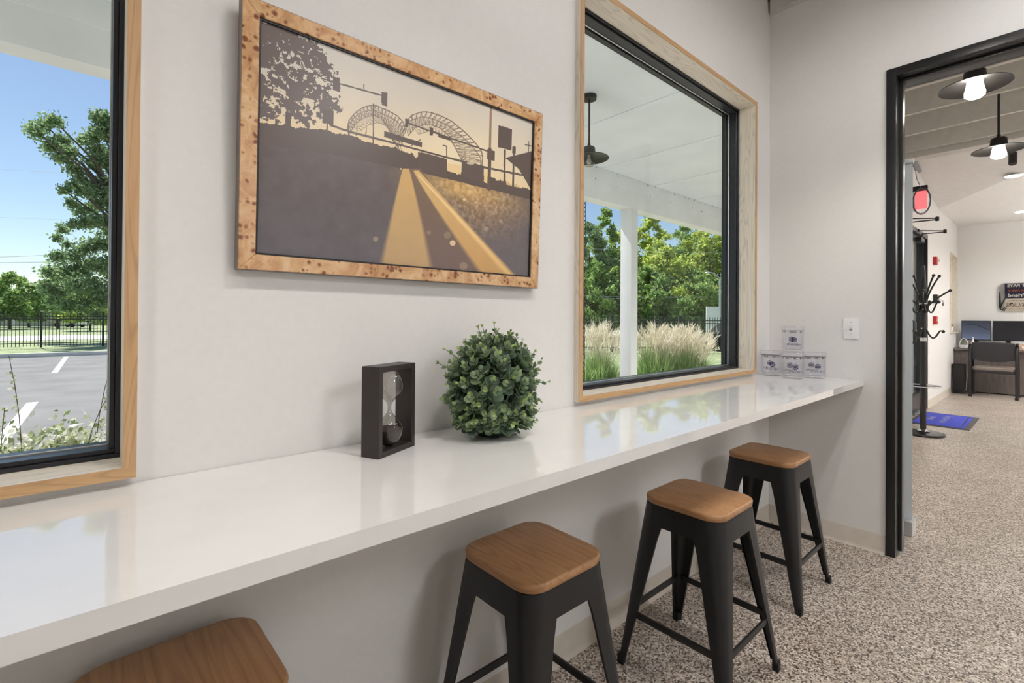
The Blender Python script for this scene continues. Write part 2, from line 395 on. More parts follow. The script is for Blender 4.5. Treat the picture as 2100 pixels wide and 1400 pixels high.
# ------------------------------------------------------------------ counter
t = thing('counter', 'long white quartz counter along the window wall', 'counter', (0.6, 0.95, 0))
for a, b in ((-2.998, 0.7271), (0.7272, E - 0.002)):
    MB().box(a, b, YF, W - 0.002, ZC - 0.03, ZC).build('slab', M['quartz'], t, world=True)
for x in (-2.2, -0.9, 0.4, 1.7, 2.85):          # hidden wall brackets that carry it
    MB().box(x - 0.02, x + 0.02, 0.86, W - 0.002, ZC - 0.04, ZC - 0.031).box(x - 0.02, x + 0.02, W - 0.012, W - 0.002, ZC - 0.2, ZC - 0.04).build('bracket', M['white_plastic'], t, world=True)

# ------------------------------------------------------------------ pendants (lit) - lamp light lives here
def make_pendant(lit, rod):
    r = thing('pendant_lamp', '', 'lamp')
    # origin at the bottom of the bulb
    mb = MB(); mb.lathe([(0.05, 0.105), (0.172, 0.070), (0.1725, 0.066), (0.05, 0.099)], 40, cap=False); mb.build('shade', M['pendant'], r, smooth=40)
    MB().lathe([(0.0, 0.17), (0.042, 0.17), (0.052, 0.16), (0.058, 0.098), (0.0, 0.098)], 28, cap=False).build('cap', M['pendant'], r, smooth=40)
    MB().lathe([(0.0, 0), (0.036, 0.002), (0.049, 0.012), (0.050, 0.03), (0.041, 0.07), (0.036, 0.1)], 24, cap=False).build('bulb_glass', M['bulb'] if lit else M['bulb_off'], r, smooth=60)
    if lit: MB().lathe([(0.030, -0.0032), (0.030, -0.0008)], 20).build('lens', M['lens'], r)
    if lit:
        sp = bpy.data.lights.new('pendant_beam', 'SPOT'); sp.energy = SPOT; sp.spot_size = math.radians(128); sp.spot_blend = 0.6; sp.shadow_soft_size = 0.03; sp.color = (1.0, 0.93, 0.84)
        so = bpy.data.objects.new('lamp_beam', sp); COL.objects.link(so); so.parent = r; so.location = (0, 0, -0.036)
    if not lit: MB().lathe([(0.0, 0.02), (0.015, 0.022), (0.022, 0.04), (0.012, 0.075), (0.012, 0.1)], 14, cap=False).build('lamp_core', M['white_plastic'], r, smooth=60)
    MB().lathe([(0.013, 0.165), (0.013, 0.2), (0.0085, 0.205), (0.0085, rod)], 14).build('rod', M['pendant'], r, smooth=40)
    MB().lathe([(0.062, rod - 0.035), (0.064, rod - 0.005), (0.064, rod)], 28).build('ceiling_canopy', M['pendant'], r, smooth=40)
    return r
PZ = 2.63
proto = make_pendant(True, ZD - PZ)
spots = [((4.125, 0.345), 'lit disc-shade pendant nearest the doorway in the office'), ((5.80, 0.337), 'lit disc-shade pendant hanging farther into the office'),
         ((2.45, 0.30), 'lit disc-shade pendant over the room above the far bar stools'), ((0.78, 0.30), 'lit disc-shade pendant over the room above the picture'),
         ((-0.90, 0.30), 'lit disc-shade pendant over the room near the left window')]
for i, ((x, y), lb) in enumerate(spots):
    o = proto if i == 0 else copy_tree(proto)
    o.location = (x, y, PZ); o['label'] = lb; o['group'] = 'disc-shade pendant lamps'
# fill lights added out of view: over the room, behind the camera, in the office
def fill_light(x, y, z, lb, m='troffer', sx=0.3, sy=0.6):
    t = thing('ceiling_light', lb, 'light', (x, y, z), 0, 'flat ceiling lights')
    MB().box(-sx, sx, -sy, sy, 0, 0.05).build('housing', M['white_plastic'], t)
    MB().box(-sx + 0.02, sx - 0.02, -sy + 0.02, sy - 0.02, -0.004, -0.0005).build('diffuser', M[m], t)
    if m == 'troffer_office':
        MB().box(-sx + 0.02, sx - 0.02, -sy + 0.02, sy - 0.02, 0.0505, 0.054).build('uplight', M[m], t)  # upward glow added to brighten the office ceiling
        for a in (-0.4, 0.4): MB().tube([(0, a, 0.05), (0, a, 0.5)], 0.003, 6).build('hanger', M['spacer'], t)
for x, lb in ((-1.5, 'slim linear ceiling light over the room, left of the camera'), (0.5, 'slim linear ceiling light over the room, above the camera'), (2.3, 'slim linear ceiling light over the room, nearest the end wall')):
    fill_light(x, -0.10, 3.06, lb, 'troffer', 0.55, 0.07)
fill_light(1.8, -2.4, 3.0, 'flat ceiling light at the back of the room behind the camera', 'troffer_back')
fill_light(4.7, -3.4, 2.64, 'suspended flat ceiling light in the near half of the office', 'troffer_office'); fill_light(8.6, -1.4, 2.49, 'suspended flat ceiling light in the middle of the office', 'troffer_office'); fill_light(10.6, -1.4, 2.49, 'suspended flat ceiling light in the far half of the office', 'troffer_office')

# ------------------------------------------------------------------ bar stools
def make_stool():
    r = thing('bar_stool', '', 'stool')
    mb = MB(); rings = []
    for z, h in ((0.586, 0.1425), (0.589, 0.1455), (0.604, 0.147), (0.608, 0.1455), (0.610, 0.142)): rings.append(rsq(h, 0.058 if h > 0.143 else 0.055, z, 8))
    mb.loft(rings).build('seat', M['seat_wood'], r, smooth=50)
    # pressed metal skirt under the seat
    mb = MB(); o_, i_ = [], []
    for z, h in ((0.586, 0.1435), (0.575, 0.145), (0.540, 0.1485), (0.515, 0.151)):
        o_.append(rsq(h, 0.05, z, 8)); i_.append(rsq(h - 0.002, 0.048, z, 8))
    mb.loft(o_ + i_[::-1], cap=False); mb.loft([i_[0], rsq(0.02, 0.01, 0.584, 8)], cap=False)
    mb.build('skirt', M['black_metal'], r, smooth=50)
    def half(z): return 0.144 + 0.058 * (0.575 - z) / 0.575
    for sx, sy in ((1, 1), (-1, 1), (-1, -1), (1, -1)):
        mb = MB(); rings = []
        for z in (0.565, 0.52, 0.47, 0.35, 0.2, 0.08, 0.028):
            h = half(z) + 0.0008; k = z / 0.575
            a = 0.024 + 0.070 * k; rr = min(0.012 + 0.038 * k, a * 0.8); th = 0.0025
            if z > 0.5: a += 0.012 * (z - 0.5) / 0.06
            pl = [(-a, 0), (-(a + rr) / 2, 0)] + [(-rr + rr * math.sin(q), -rr + rr * math.cos(q)) for q in [PI / 2 * i / 6 for i in range(7)]] + [(0, -(a + rr) / 2), (0, -a)]
            inn = [(-a, -th - 0.006), (-a + 0.004, -th)] + [(-rr + (rr - th) * math.sin(q), -rr + (rr - th) * math.cos(q)) for q in [PI / 2 * i / 6 for i in range(7)]] + [(-th, -a + 0.004), (-th - 0.006, -a)]
            rings.append([(sx * (h + px), sy * (h + py), z) for px, py in pl + inn[::-1]])
        leg = mb.loft(rings).build('leg', M['black_metal'], r, smooth=40)
        h = half(0.015)
        MB().loft([[(sx * (h + px), sy * (h + py), z) for px, py in ((0.0025 - 0.0 * z, 0.0025), (-0.023 - 0.1 * z, 0.0025), (-0.019, -0.019), (0.0025, -0.023 - 0.1 * z))] for z in (0.0, 0.034)]).build('rubber_foot', M['rubber'], leg, bevel=0.003)
    zb = 0.19; hb = half(zb) - 0.006
    for ax, sg in ((0, 1), (0, -1), (1, 1), (1, -1)):
        mb = MB(); L = hb - 0.012
        if ax == 0: mb.box(-L, L, sg * hb - 0.004, sg * hb + 0.004, zb - 0.011, zb + 0.011)
        else: mb.box(sg * hb - 0.004, sg * hb + 0.004, -L, L, zb - 0.011, zb + 0.011)
        mb.build('stretcher', M['black_metal'], r, bevel=0.0015)
    for a in (PI / 4, -PI / 4):
        c, s = math.cos(a), math.sin(a)
        MB().obox((0, 0, 0.512 if a > 0 else 0.509), (c * 0.185, s * 0.185, 0), (-s * 0.011, c * 0.011, 0), (0, 0, 0.0013)).build('cross_brace', M['black_metal'], r)
    return r
proto = make_stool()
for i, (x, y, a, lb) in enumerate(((2.455, 0.915, 0.0, 'wood-seat black metal stool by the end wall, farthest along the counter'),
                                   (1.655, 0.855, 0.0, 'wood-seat black metal stool whose seat corner sits in lamplight'),
                                   (0.922, 0.955, 0.0, 'wood-seat black metal stool in the middle below the green plant'),
                                   (0.128, 1.005, 0.02, 'wood-seat stool cut off at the bottom left, only its seat showing'))):
    o = proto if i == 0 else copy_tree(proto)
    o.location = (x, y, 0); o.rotation_euler = (0, 0, a); o['label'] = lb; o['group'] = 'bar stools under the counter'

# ------------------------------------------------------------------ framed picture
def picture_pixels(nu, nv):
    """the printed photograph: sunset street and arched bridge, drawn as colour values on the sheet"""
    src = np.array([[0, 0], [1, 0], [1, 1], [0, 1]], float); dst = np.array([[135, 100], [1452, 570], [1440, 1320], [115, 1217]], float)
    A = []
    for (u, v), (x, y) in zip(src, dst):
        A.append([u, v, 1, 0, 0, 0, -u * x, -v * x]); A.append([0, 0, 0, u, v, 1, -u * y, -v * y])
    h = np.append(np.linalg.solve(np.array(A), dst.reshape(-1)), 1).reshape(3, 3)
    uu, vv = np.meshgrid((np.arange(nu) + .5) / nu, (np.arange(nv) + .5) / nv)
    w = h[2, 0] * uu + h[2, 1] * vv + 1; X = (h[0, 0] * uu + h[0, 1] * vv + h[0, 2]) / w; Y = (h[1, 0] * uu + h[1, 1] * vv + h[1, 2]) / w
    rs = np.random.RandomState(3)
    def noise(sx, sy):
        g = rs.rand(sy + 2, sx + 2); x = uu * sx; y = vv * sy; xi = x.astype(int); yi = y.astype(int); fx = x - xi; fy = y - yi
        fx = fx * fx * (3 - 2 * fx); fy = fy * fy * (3 - 2 * fy)
        return (g[yi, xi] * (1 - fx) + g[yi, xi + 1] * fx) * (1 - fy) + (g[yi + 1, xi] * (1 - fx) + g[yi + 1, xi + 1] * fx) * fy
    def fbm(s): return noise(s, s * 5 // 8) * .5 + noise(2 * s, 2 * s * 5 // 8) * .3 + noise(4 * s, 4 * s * 5 // 8) * .2
    def inside(P, xx=X, yy=Y):
        r = np.zeros_like(xx, bool); n = len(P)
        for i in range(n):
            x1, y1 = P[i]; x2, y2 = P[(i + 1) % n]
            if y1 == y2: continue
            r ^= ((y1 > yy) != (y2 > yy)) & (xx < (x2 - x1) * (yy - y1) / (y2 - y1) + x1)
        return r
    def below(P): return Y > np.interp(X, [p[0] for p in P], [p[1] for p in P])
    def seg(a, b):
        ax, ay = a; bx, by = b; dx, dy = bx - ax, by - ay; t = np.clip(((X - ax) * dx + (Y - ay) * dy) / (dx * dx + dy * dy + 1e-9), 0, 1)
        return np.hypot(X - ax - t * dx, Y - ay - t * dy)
    img = np.zeros((nv, nu, 3)); C = lambda *c: np.array(c, float)
    def put(m, c, a=1.0):
        m = np.clip(m.astype(float) * a, 0, 1)[..., None]; img[:] = img * (1 - m) + np.asarray(c, float) * m
    def lines(P, w, c, a=1.0):
        for i in range(len(P) - 1): put(np.clip(w / 2 + .8 - seg(P[i], P[i + 1]), 0, 1), c, a)
    hor = np.interp(X, [120, 540, 900, 1230, 1450], [600, 650, 740, 830, 890])
    k = np.clip((hor - Y) / 520, 0, 1)[..., None]
    img[:] = C(232, 206, 156) * (1 - k) ** 2.2 + C(196, 192, 184) * (1 - (1 - k) ** 2.2)
    img += (fbm(5)[..., None] - .5) * 16
    gl = np.exp(-(((X - 1080) / 260) ** 2 + ((Y - 720) / 170) ** 2))[..., None]; img[:] = img * (1 - .55 * gl) + C(252, 232, 190) * .55 * gl
    dark = C(84, 70, 64)
    # bridge arches as trusses
    def arch(o, i, w=3.0, c=C(98, 82, 72)):
        o = np.array(o, float); i = np.array(i, float); n = 22
        def rs_(p):
            d = np.r_[0, np.cumsum(np.hypot(*np.diff(p, axis=0).T))]; s = np.linspace(0, d[-1], n); return np.c_[np.interp(s, d, p[:, 0]), np.interp(s, d, p[:, 1])]
        o = rs_(o); i = rs_(i); lines(o, w + 1.5, c, .85); lines(i, w + .5, c, .8)
        for q in range(n):
            lines([o[q], i[q]], w - .6, c, .8)
            if q + 1 < n: lines([o[q], i[q + 1]], w - 1, c, .7); lines([i[q], o[q + 1]], w - 1.4, c, .45)
    a1o = [(552, 612), (560, 575), (590, 535), (630, 508), (680, 497), (740, 520), (790, 545), (825, 580), (832, 625)]; a1i = [(562, 640), (590, 592), (628, 560), (676, 546), (718, 562), (745, 600), (766, 645), (790, 692)]
    a2o = [(832, 585), (860, 545), (920, 523), (980, 535), (1050, 565), (1120, 620), (1180, 680), (1208, 720), (1205, 785)]; a2i = [(846, 642), (880, 602), (940, 583), (1000, 602), (1045, 642), (1078, 702), (1102, 748)]
    arch(a1o, a1i); arch(a2o, a2i)
    arch([(p[0] - 6, p[1] + 24) for p in a1o[1:]], [(p[0] + 22, p[1] + 34) for p in a1i[1:]], 2.2, C(120, 102, 88)); arch([(p[0] - 8, p[1] + 26) for p in a2o[1:]], [(p[0] + 16, p[1] + 32) for p in a2i[1:]], 2.2, C(120, 102, 88))
    for x in (560, 600, 645): lines([(x, 600), (x - 4, 645)], 3, dark)
    lines([(470, 596), (560, 626), (1230, 792), (1445, 832)], 9, dark); put(inside([(730, 622), (913, 672), (913, 698), (730, 650)]), dark)
    lines([(760, 650), (800, 700)], 4, dark); lines([(860, 690), (905, 660)], 4, dark)
    # hills and the roadside silhouettes
    n1 = (fbm(50) - .5) * 26 + (fbm(110) - .5) * 16
    put(Y + n1 > np.interp(X, [110, 270, 470, 560, 700, 790, 900, 1000, 1110, 1230, 1300, 1460], [585, 605, 625, 645, 690, 705, 745, 790, 820, 835, 850, 900]), dark)
    for q in ((895, 718, 1035, 838), (1105, 760, 1215, 870)): put(inside([(q[0], q[1]), (q[2], q[1] + 34), (q[2], q[3]), (q[0], q[3] - 40)]), dark * 1.05)
    put(inside([(1036, 768), (1104, 784), (1104, 826), (1036, 808)]), C(236, 200, 140)); put(inside([(1215, 820), (1232, 815), (1232, 868), (1215, 858)]), C(245, 205, 130)); put(inside([(1322, 850), (1378, 868), (1410, 892), (1325, 872)]), C(240, 200, 135), .8)
    for x in range(1262, 1420, 14): put(np.hypot(X - x, (Y - (826 + (x - 1262) * .2))) < 3.2, C(240, 215, 165))
    put(np.hypot((X - 1150) / 20, (Y - 770) / 7) < 1, C(196, 176, 150))
    # road
    road = below([(110, 690), (300, 712), (560, 752), (820, 802), (1000, 838), (1230, 893), (1460, 945)])
    g = np.clip((Y - 700) / 520, 0, 1)[..., None]; gx = np.clip((X - 115) / 700, 0, 1)[..., None]
    ground = (C(84, 72, 70) * (1 - g) + C(88, 84, 92) * g) * (1 - .15 * gx) + C(118, 96, 86) * .15 * gx
    warm = np.exp(-(((X - 1130) / 230) ** 2 + ((Y - 900 - (X - 1130) * .25) / 75) ** 2))[..., None]
    ground = ground * (1 - .9 * warm) + C(228, 178, 92) * .9 * warm
    w2 = np.exp(-(((X - 1190) / 190) ** 2 + ((Y - 1010) / 120) ** 2))[..., None]; ground = ground * (1 - .55 * w2) + C(168, 130, 88) * .55 * w2
    ground += (fbm(30)[..., None] - .5) * 14 + ((fbm(90)[..., None] - .5) * 90) * np.clip(warm + w2, 0, 1)
    img[:] = np.where(road[..., None], ground, img)
    # two painted lines, soft towards the viewer
    def stripe(lx, rx, c0, c1, y0, y1):
        t = np.clip((Y - y0) / (y1 - y0), 0, 1.2); l_ = lx[0] + (lx[1] - lx[0]) * t ** lx[2]; r_ = rx[0] + (rx[1] - rx[0]) * t ** rx[2]; s = 3 + 26 * t
        m = np.clip((X - l_) / s + .5, 0, 1) * np.clip((r_ - X) / s + .5, 0, 1) * (Y > y0)
        put(m * (.93 - .1 * fbm(24)), np.array(c0) * (1 - np.clip(t, 0, 1))[..., None] + np.array(c1) * np.clip(t, 0, 1)[..., None])
    stripe((838, 940, 1.0), (905, 1330, 1.05), (120, 92, 66), (112, 90, 82), 800, 1290)
    stripe((822, 715, .9), (850, 965, .9), (226, 176, 96), (200, 160, 104), 800, 1290)
    stripe((872, 1195, 1.1), (896, 1345, .98), (236, 190, 110), (214, 158, 82), 808, 1290)
    stripe((892, 1310, .98), (898, 1345, .98), (250, 220, 150), (238, 190, 110), 830, 1290)
    for x, y, r_, a in ((1066, 1158, 15, .8), (692, 1142, 14, .35), (1120, 946, 8, .7), (1040, 1120, 18, .2), (1120, 1270, 20, .25), (950, 1108, 12, .2), (812, 802, 5, .9), (1300, 1050, 9, .3), (1230, 1090, 12, .25), (1180, 960, 6, .6)): put(np.clip((r_ - np.hypot(X - x, Y - y)) / 2, 0, 1), C(250, 220, 160), a)
    # tree on the left
    nx = X + (fbm(26) - .5) * 90 + (fbm(80) - .5) * 70 + (noise(200, 120) - .5) * 26; ny = Y + (fbm(22) - .5) * 70 + (fbm(74) - .5) * 70 + (noise(180, 110) - .5) * 26; kk = fbm(34)
    tree = inside([(60, 60), (300, 130), (385, 190), (405, 220), (442, 250), (436, 305), (490, 345), (478, 372), (425, 398), (448, 440), (490, 462), (512, 515), (470, 545), (415, 560), (402, 598), (315, 560), (270, 545), (230, 590), (150, 575), (60, 580)], nx, ny)
    k3 = fbm(110); k4 = noise(150, 94); tree &= ~((kk > .60) & (k3 > .56) & (Y > 200)) & ~((k3 > .66) & (k4 > .62) & (Y > 170)) & ~((kk > .52) & (k3 > .47) & (Y > 470) & (X < 420))
    put(tree, C(92, 78, 74)); put(inside([(258, 540), (286, 540), (280, 640), (256, 640)]), dark)
    # signals, signs and poles
    for P in ([(483, 363), (517, 373), (517, 438), (483, 428)], [(715, 431), (745, 439), (745, 503), (717, 496)], [(832, 558), (848, 562), (846, 602), (830, 598)], [(950, 599), (966, 603), (965, 642), (949, 638)], [(990, 627), (1050, 645), (1050, 662), (990, 645)],
              [(1230, 700), (1267, 710), (1266, 758), (1229, 748)], [(1283, 584), (1350, 603), (1348, 706), (1281, 690)], [(1312, 700), (1321, 702), (1320, 905), (1310, 903)], [(432, 520), (487, 528), (486, 596), (432, 586)], [(452, 590), (461, 592), (460, 628), (451, 626)],
              [(1318, 742), (1448, 708), (1448, 900), (1425, 858), (1385, 795)], [(1353, 685), (1370, 688), (1369, 722), (1352, 720)]): put(inside(P), dark)
    lines([(430, 376), (720, 452)], 7, dark); lines([(632, 400), (632, 424)], 5, dark); lines([(845, 582), (1235, 712)], 6, dark); lines([(1246, 500), (1243, 700)], 10, C(150, 116, 86)); lines([(1243, 700), (1241, 895)], 15, C(92, 72, 60))
    lines([(678, 492), (676, 745)], 5, dark); lines([(1032, 690), (1032, 744)], 4, dark); lines([(1015, 686), (1034, 690)], 4, dark); lines([(1432, 662), (1432, 712)], 3, dark); lines([(1415, 676), (1450, 684)], 4, dark); lines([(1360, 720), (1358, 880)], 8, dark)
    img[:] = img * .88 + C(184, 172, 162) * .12; g_ = img.mean(-1, keepdims=True); img[:] = g_ + (img - g_) * .86
    return np.clip(img, 0, 255)
def make_picture():
    px0, px1, pz0, pz1 = 0.243, 1.143, 1.344, 1.927
    t = thing('framed_picture', 'sunset bridge photograph in a spotted burl wood frame on the wall', 'picture', (px0, W - 0.004, pz0))
    t.rotation_euler = (math.radians(1.9), 0, 0)      # hangs with its top leaning out
    w, h, fwid, d = px1 - px0, pz1 - pz0, 0.034, 0.026
    q = [(0, 0), (w, 0), (w, h), (0, h)]; qi = [(fwid, fwid), (w - fwid, fwid), (w - fwid, h - fwid), (fwid, h - fwid)]
    for i in range(4):
        j = (i + 1) % 4
        MB().prism([(q[i][0], -d, q[i][1]), (q[j][0], -d, q[j][1]), (qi[j][0], -d, qi[j][1]), (qi[i][0], -d, qi[i][1])], (0, d, 0)).build('frame_rail', M['burl'], t, bevel=0.0012, seg=1)
    # dark outer edge and inner liner
    edge = plain('grey_frame_side', (112, 104, 98), 0.4); blk = plain('black_liner', (24, 24, 28), 0.5)
    def rg(nm, m, a, b, y0, y1):
        mb = MB(); mb.box(a, w - a, y0, y1, a, b).box(a, w - a, y0, y1, h - b, h - a).box(a, b, y0, y1, b, h - b).box(w - b, w - a, y0, y1, b, h - b); mb.build(nm, m, t)
    rg('frame_side', edge, -0.0015, 0.0, -d + 0.002, 0.0)
    rg('liner', blk, fwid, fwid + 0.0045, -d + 0.004, -0.002)
    nu, nv = 500, 300; img = picture_pixels(nu, nv) / 255.0
    x0, x1, z0, z1 = fwid + 0.002, w - fwid - 0.002, fwid + 0.002, h - fwid - 0.002
    gx = np.linspace(x0, x1, nu + 1); gz = np.linspace(z1, z0, nv + 1); XX, ZZ = np.meshgrid(gx, gz)
    vs = np.stack([XX, np.full_like(XX, -d + 0.009), ZZ], -1).reshape(-1, 3)
    idx = np.arange((nu + 1) * (nv + 1)).reshape(nv + 1, nu + 1)
    fc = np.stack([idx[:-1, :-1], idx[1:, :-1], idx[1:, 1:], idx[:-1, 1:]], -1).reshape(-1, 4)
    me = bpy.data.meshes.new('print'); nf = len(fc)
    me.vertices.add(len(vs)); me.vertices.foreach_set('co', vs.ravel()); me.loops.add(nf * 4); me.loops.foreach_set('vertex_index', fc.ravel().astype(np.int32))
    me.polygons.add(nf); me.polygons.foreach_set('loop_start', np.arange(0, nf * 4, 4, dtype=np.int32)); me.update(calc_edges=True)
    linimg = np.clip(np.where(img <= .04045, img / 12.92, ((img + .055) / 1.055) ** 2.4) * 1.2, 0, .9)
    at = me.color_attributes.new('ink', 'FLOAT_COLOR', 'CORNER'); cc = np.ones((nf, 4, 4), np.float32); cc[:, :, :3] = linimg.reshape(-1, 1, 3); at.data.foreach_set('color', cc.ravel())
    n = NT('printed_sheet'); a = n.n('ShaderNodeAttribute', attribute_name='ink'); n.base(a.outputs[0]); n.set(Roughness=0.3, Specular_IOR_Level=0.35)
    me.materials.append(n.m); ob = bpy.data.objects.new('print', me); COL.objects.link(ob); ob.parent = t
    tag(ob, 'printed photograph of a road, traffic signals and an arched bridge at sunset')
    MB().box(0.01, w - 0.01, -d + 0.012, -0.003, 0.01, h - 0.01).build('backing_board', blk, t)
make_picture()

# ------------------------------------------------------------------ hourglass in a black box frame
def make_hourglass():
    ang = math.atan2(0.056, 0.126)
    t = thing('hourglass', 'hourglass with dark sand in a black wooden box frame', 'hourglass', (0.556, 1.079, ZC), ang)
    w, d, h, th = 0.069, 0.026, 0.211, 0.0135
    hg = plain('black_brown_wood', (50, 44, 42), 0.42, vary=0.05, scale=30)
    for nm, b in (('side_panel', (-w, -w + th, -d, d, 0, h)), ('side_panel', (w - th, w, -d, d, 0, h)), ('bottom_panel', (-w + th, w - th, -d, d, 0, th)), ('top_panel', (-w + th, w - th, -d, d, h - th, h))):
        MB().box(*b).build(nm, hg, t, bevel=0.0008, seg=1)
    z0, z1 = th, h - th; zm = (z0 + z1) / 2; hh = (z1 - z0) / 2
    pr = []
    for i in range(33):
        u = -1 + i / 16.0; a = abs(u)
        if a < 0.06: r = 0.0045
        elif a < 0.52: s_ = (a - 0.06) / 0.46; r = 0.0045 + 0.0285 * (s_ * s_ * (3 - 2 * s_)) ** 0.9
        else: s_ = (a - 0.52) / 0.48; r = 0.033 * math.sqrt(max(0.0, 1 - 0.93 * s_ ** 2.2))
        pr.append((max(r, 0.006 if a > 0.9 else 0), zm + u * hh))
    gl = clear('blown_glass', (226, 224, 222), 0.10, 0.0, 1.45)
    MB().lathe(pr, 36).build('glass_bulbs', gl, t, smooth=60)
    sand = plain('dark_sand', (74, 64, 60), 0.6, vary=0.25, scale=600)
    zs = z0 + 0.044; sp = [(r - 0.0012, z) for r, z in pr if z0 + 0.001 < z < zs]
    MB().lathe([(0.0001, sp[0][1])] + sp + [(sp[-1][0] * 0.55, zs + 0.003), (0.0001, zs + 0.006)], 28, cap=False).build('sand', sand, t, smooth=60)
make_hourglass()

# ------------------------------------------------------------------ eucalyptus bunch
def make_plant():
    C0 = Vector((0.850, 1.055, ZC))
    t = thing('eucalyptus_bunch', 'bushy artificial eucalyptus bunch standing on the counter', 'plant', C0)
    R = random.Random(21); leaves = []; stems = []
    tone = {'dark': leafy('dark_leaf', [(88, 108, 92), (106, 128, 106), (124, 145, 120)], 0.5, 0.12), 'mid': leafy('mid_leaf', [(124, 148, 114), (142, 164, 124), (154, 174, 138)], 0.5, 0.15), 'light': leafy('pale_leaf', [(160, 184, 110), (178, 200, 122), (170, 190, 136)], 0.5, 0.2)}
    def sprig(base, d, L, big):
        d = d.normalized(); pts = []; p = base.copy(); n = 7
        for i in range(n + 1):
            pts.append(p.copy()); d = (d + Vector((R.uniform(-.1, .1), R.uniform(-.1, .1), R.uniform(-.04, .10)))).normalized(); p = p + d * (L / n)
        stems.append(pts); np_ = 6; phase = R.uniform(0, PI)
        for k in range(np_):
            s_ = 0.12 + 0.88 * k / (np_ - 1); q = s_ * n; i = min(int(q), n - 1); c = pts[i].lerp(pts[i + 1], q - i); ax = (pts[i + 1] - pts[i]).normalized()
            sz = big * (1.0 - 0.62 * max(0, s_ - 0.35) / 0.65) * R.uniform(.85, 1.15)
            side = ax.orthogonal().normalized(); a = phase + k * PI / 2
            for m in (0, 1):
                dirv = Matrix.Rotation(a + m * PI, 3, ax) @ side
                tip = (dirv * 0.85 + ax * (0.45 + 0.75 * s_)).normalized(); nrm = (ax - tip * ax.dot(tip)).normalized()
                leaves.append((c, tip, nrm, sz, s_))
    for i in range(175):
        u = 1 - 2 * (i + .5) / 175; th = i * 2.39996 + R.uniform(-.2, .2); s_ = math.sqrt(1 - u * u)
        dv = Vector((s_ * math.cos(th), s_ * math.sin(th), u))
        b0 = Vector((dv.x * .080 + .004, dv.y * .058 - .012, .128 + dv.z * .098))
        if dv.y > 0.5: dv.y *= 0.4
        if dv.z < -0.3: dv.z *= 0.3
        sprig(b0, dv + Vector((R.uniform(-.25, .25), R.uniform(-.25, .25), R.uniform(0, .45))), R.uniform(.045, .072), R.uniform(.0135, .0175))
    for i in range(40):
        a = 2 * PI * i / 40; dv = Vector((math.cos(a), math.sin(a), R.uniform(.1, .5)))
        if dv.y > .5: dv.y *= .4
        sprig(Vector((dv.x * .07 + .004, dv.y * .055 - .012, R.uniform(.022, .06))), dv, R.uniform(.04, .06), R.uniform(.013, .016))
    for dv, L in (((-.95, -.1, .62), .175), ((-1, .0, .34), .165), ((-.9, -.2, .1), .15), ((.95, -.25, .3), .15), ((.95, -.2, .02), .15), ((.9, -.2, .55), .14), ((-.42, 0, 1), .15), ((-.15, -.1, 1), .155), ((.25, -.1, .95), .14), ((.62, -.1, .75), .14), ((-.35, -.2, 1), .16)):
        sprig(Vector((0.01, -.01, .13)) + Vector(dv) * .06, Vector(dv), L - .035, .0115)
    # keep everything on the counter and in front of the wall
    ymax = W - 0.012 - C0.y; good = []
    for c, tip, nrm, sz, s_ in leaves:
        e = c + tip * sz * 2
        if min(c.z, e.z) < 0.006 or max(c.y, e.y) > ymax: 
            c = Vector((c.x, min(c.y, ymax - 0.025), max(c.z, 0.02))); tip = Vector((tip.x, min(tip.y, 0.05), max(tip.z, 0.0) + 0.05)).normalized(); nrm = (nrm - tip * nrm.dot(tip)).normalized()
        good.append((c, tip, nrm, sz, s_))
    # unit leaf: oval, cupped, length 2 along +x
    ov = [(0, 0, 0)] + [(1 - math.cos(a), 0.82 * math.sin(a), 0.16 * math.sin(a) ** 2) for a in [2 * PI * k / 10 for k in range(10)]][1:]
    cv = (1.0, 0, -0.05); uv = [cv] + ov; uf = [(0, k, k + 1) for k in range(1, 10)] + [(0, 10, 1)]
    me = {}
    for k, m in tone.items():
        o = MB().add(uv, uf).build('leaf', m, t, smooth=80); me[k] = o.data; bpy.data.objects.remove(o)
    def key(L): return (L[0] - Vector((-0.888, -1.055, 0.33))).length - L[3] * 6
    good.sort(key=key)
    rest = {k: MB() for k in tone}
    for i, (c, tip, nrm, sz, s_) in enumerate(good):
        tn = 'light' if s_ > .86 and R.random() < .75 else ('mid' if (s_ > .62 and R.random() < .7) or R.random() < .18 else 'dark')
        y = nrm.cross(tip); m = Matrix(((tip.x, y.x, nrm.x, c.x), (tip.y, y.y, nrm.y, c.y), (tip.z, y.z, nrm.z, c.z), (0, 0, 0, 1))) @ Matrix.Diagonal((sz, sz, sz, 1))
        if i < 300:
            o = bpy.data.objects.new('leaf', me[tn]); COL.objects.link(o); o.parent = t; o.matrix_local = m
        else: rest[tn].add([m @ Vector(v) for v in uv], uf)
    mb = MB()
    for kx, k in enumerate(tone):
        mb.cur = kx; mb.add(rest[k].v, rest[k].f)
    o = mb.build('back_leaves', list(tone.values()), t, smooth=80); o['kind'] = 'stuff'
    mb = MB(); 
    for pts in stems: mb.tube([Vector((p.x, min(p.y, ymax), max(p.z, .004))) for p in pts], [.0016 - .0001 * i for i in range(8)], 5)
    mb.build('stems', plain('green_stem', (92, 104, 72), 0.6), t, smooth=60)['kind'] = 'stuff'
    MB().lathe([(0.03, 0.0), (0.042, 0.002), (0.06, 0.05), (0.066, 0.16), (0.03, 0.2)], 20, c=(0.005, -0.01, 0)).build('base', plain('dark_moss', (44, 56, 44), 0.8, vary=0.3, scale=80), t, smooth=40)  # added dark core closing the see-through gaps between the leaves
make_plant()

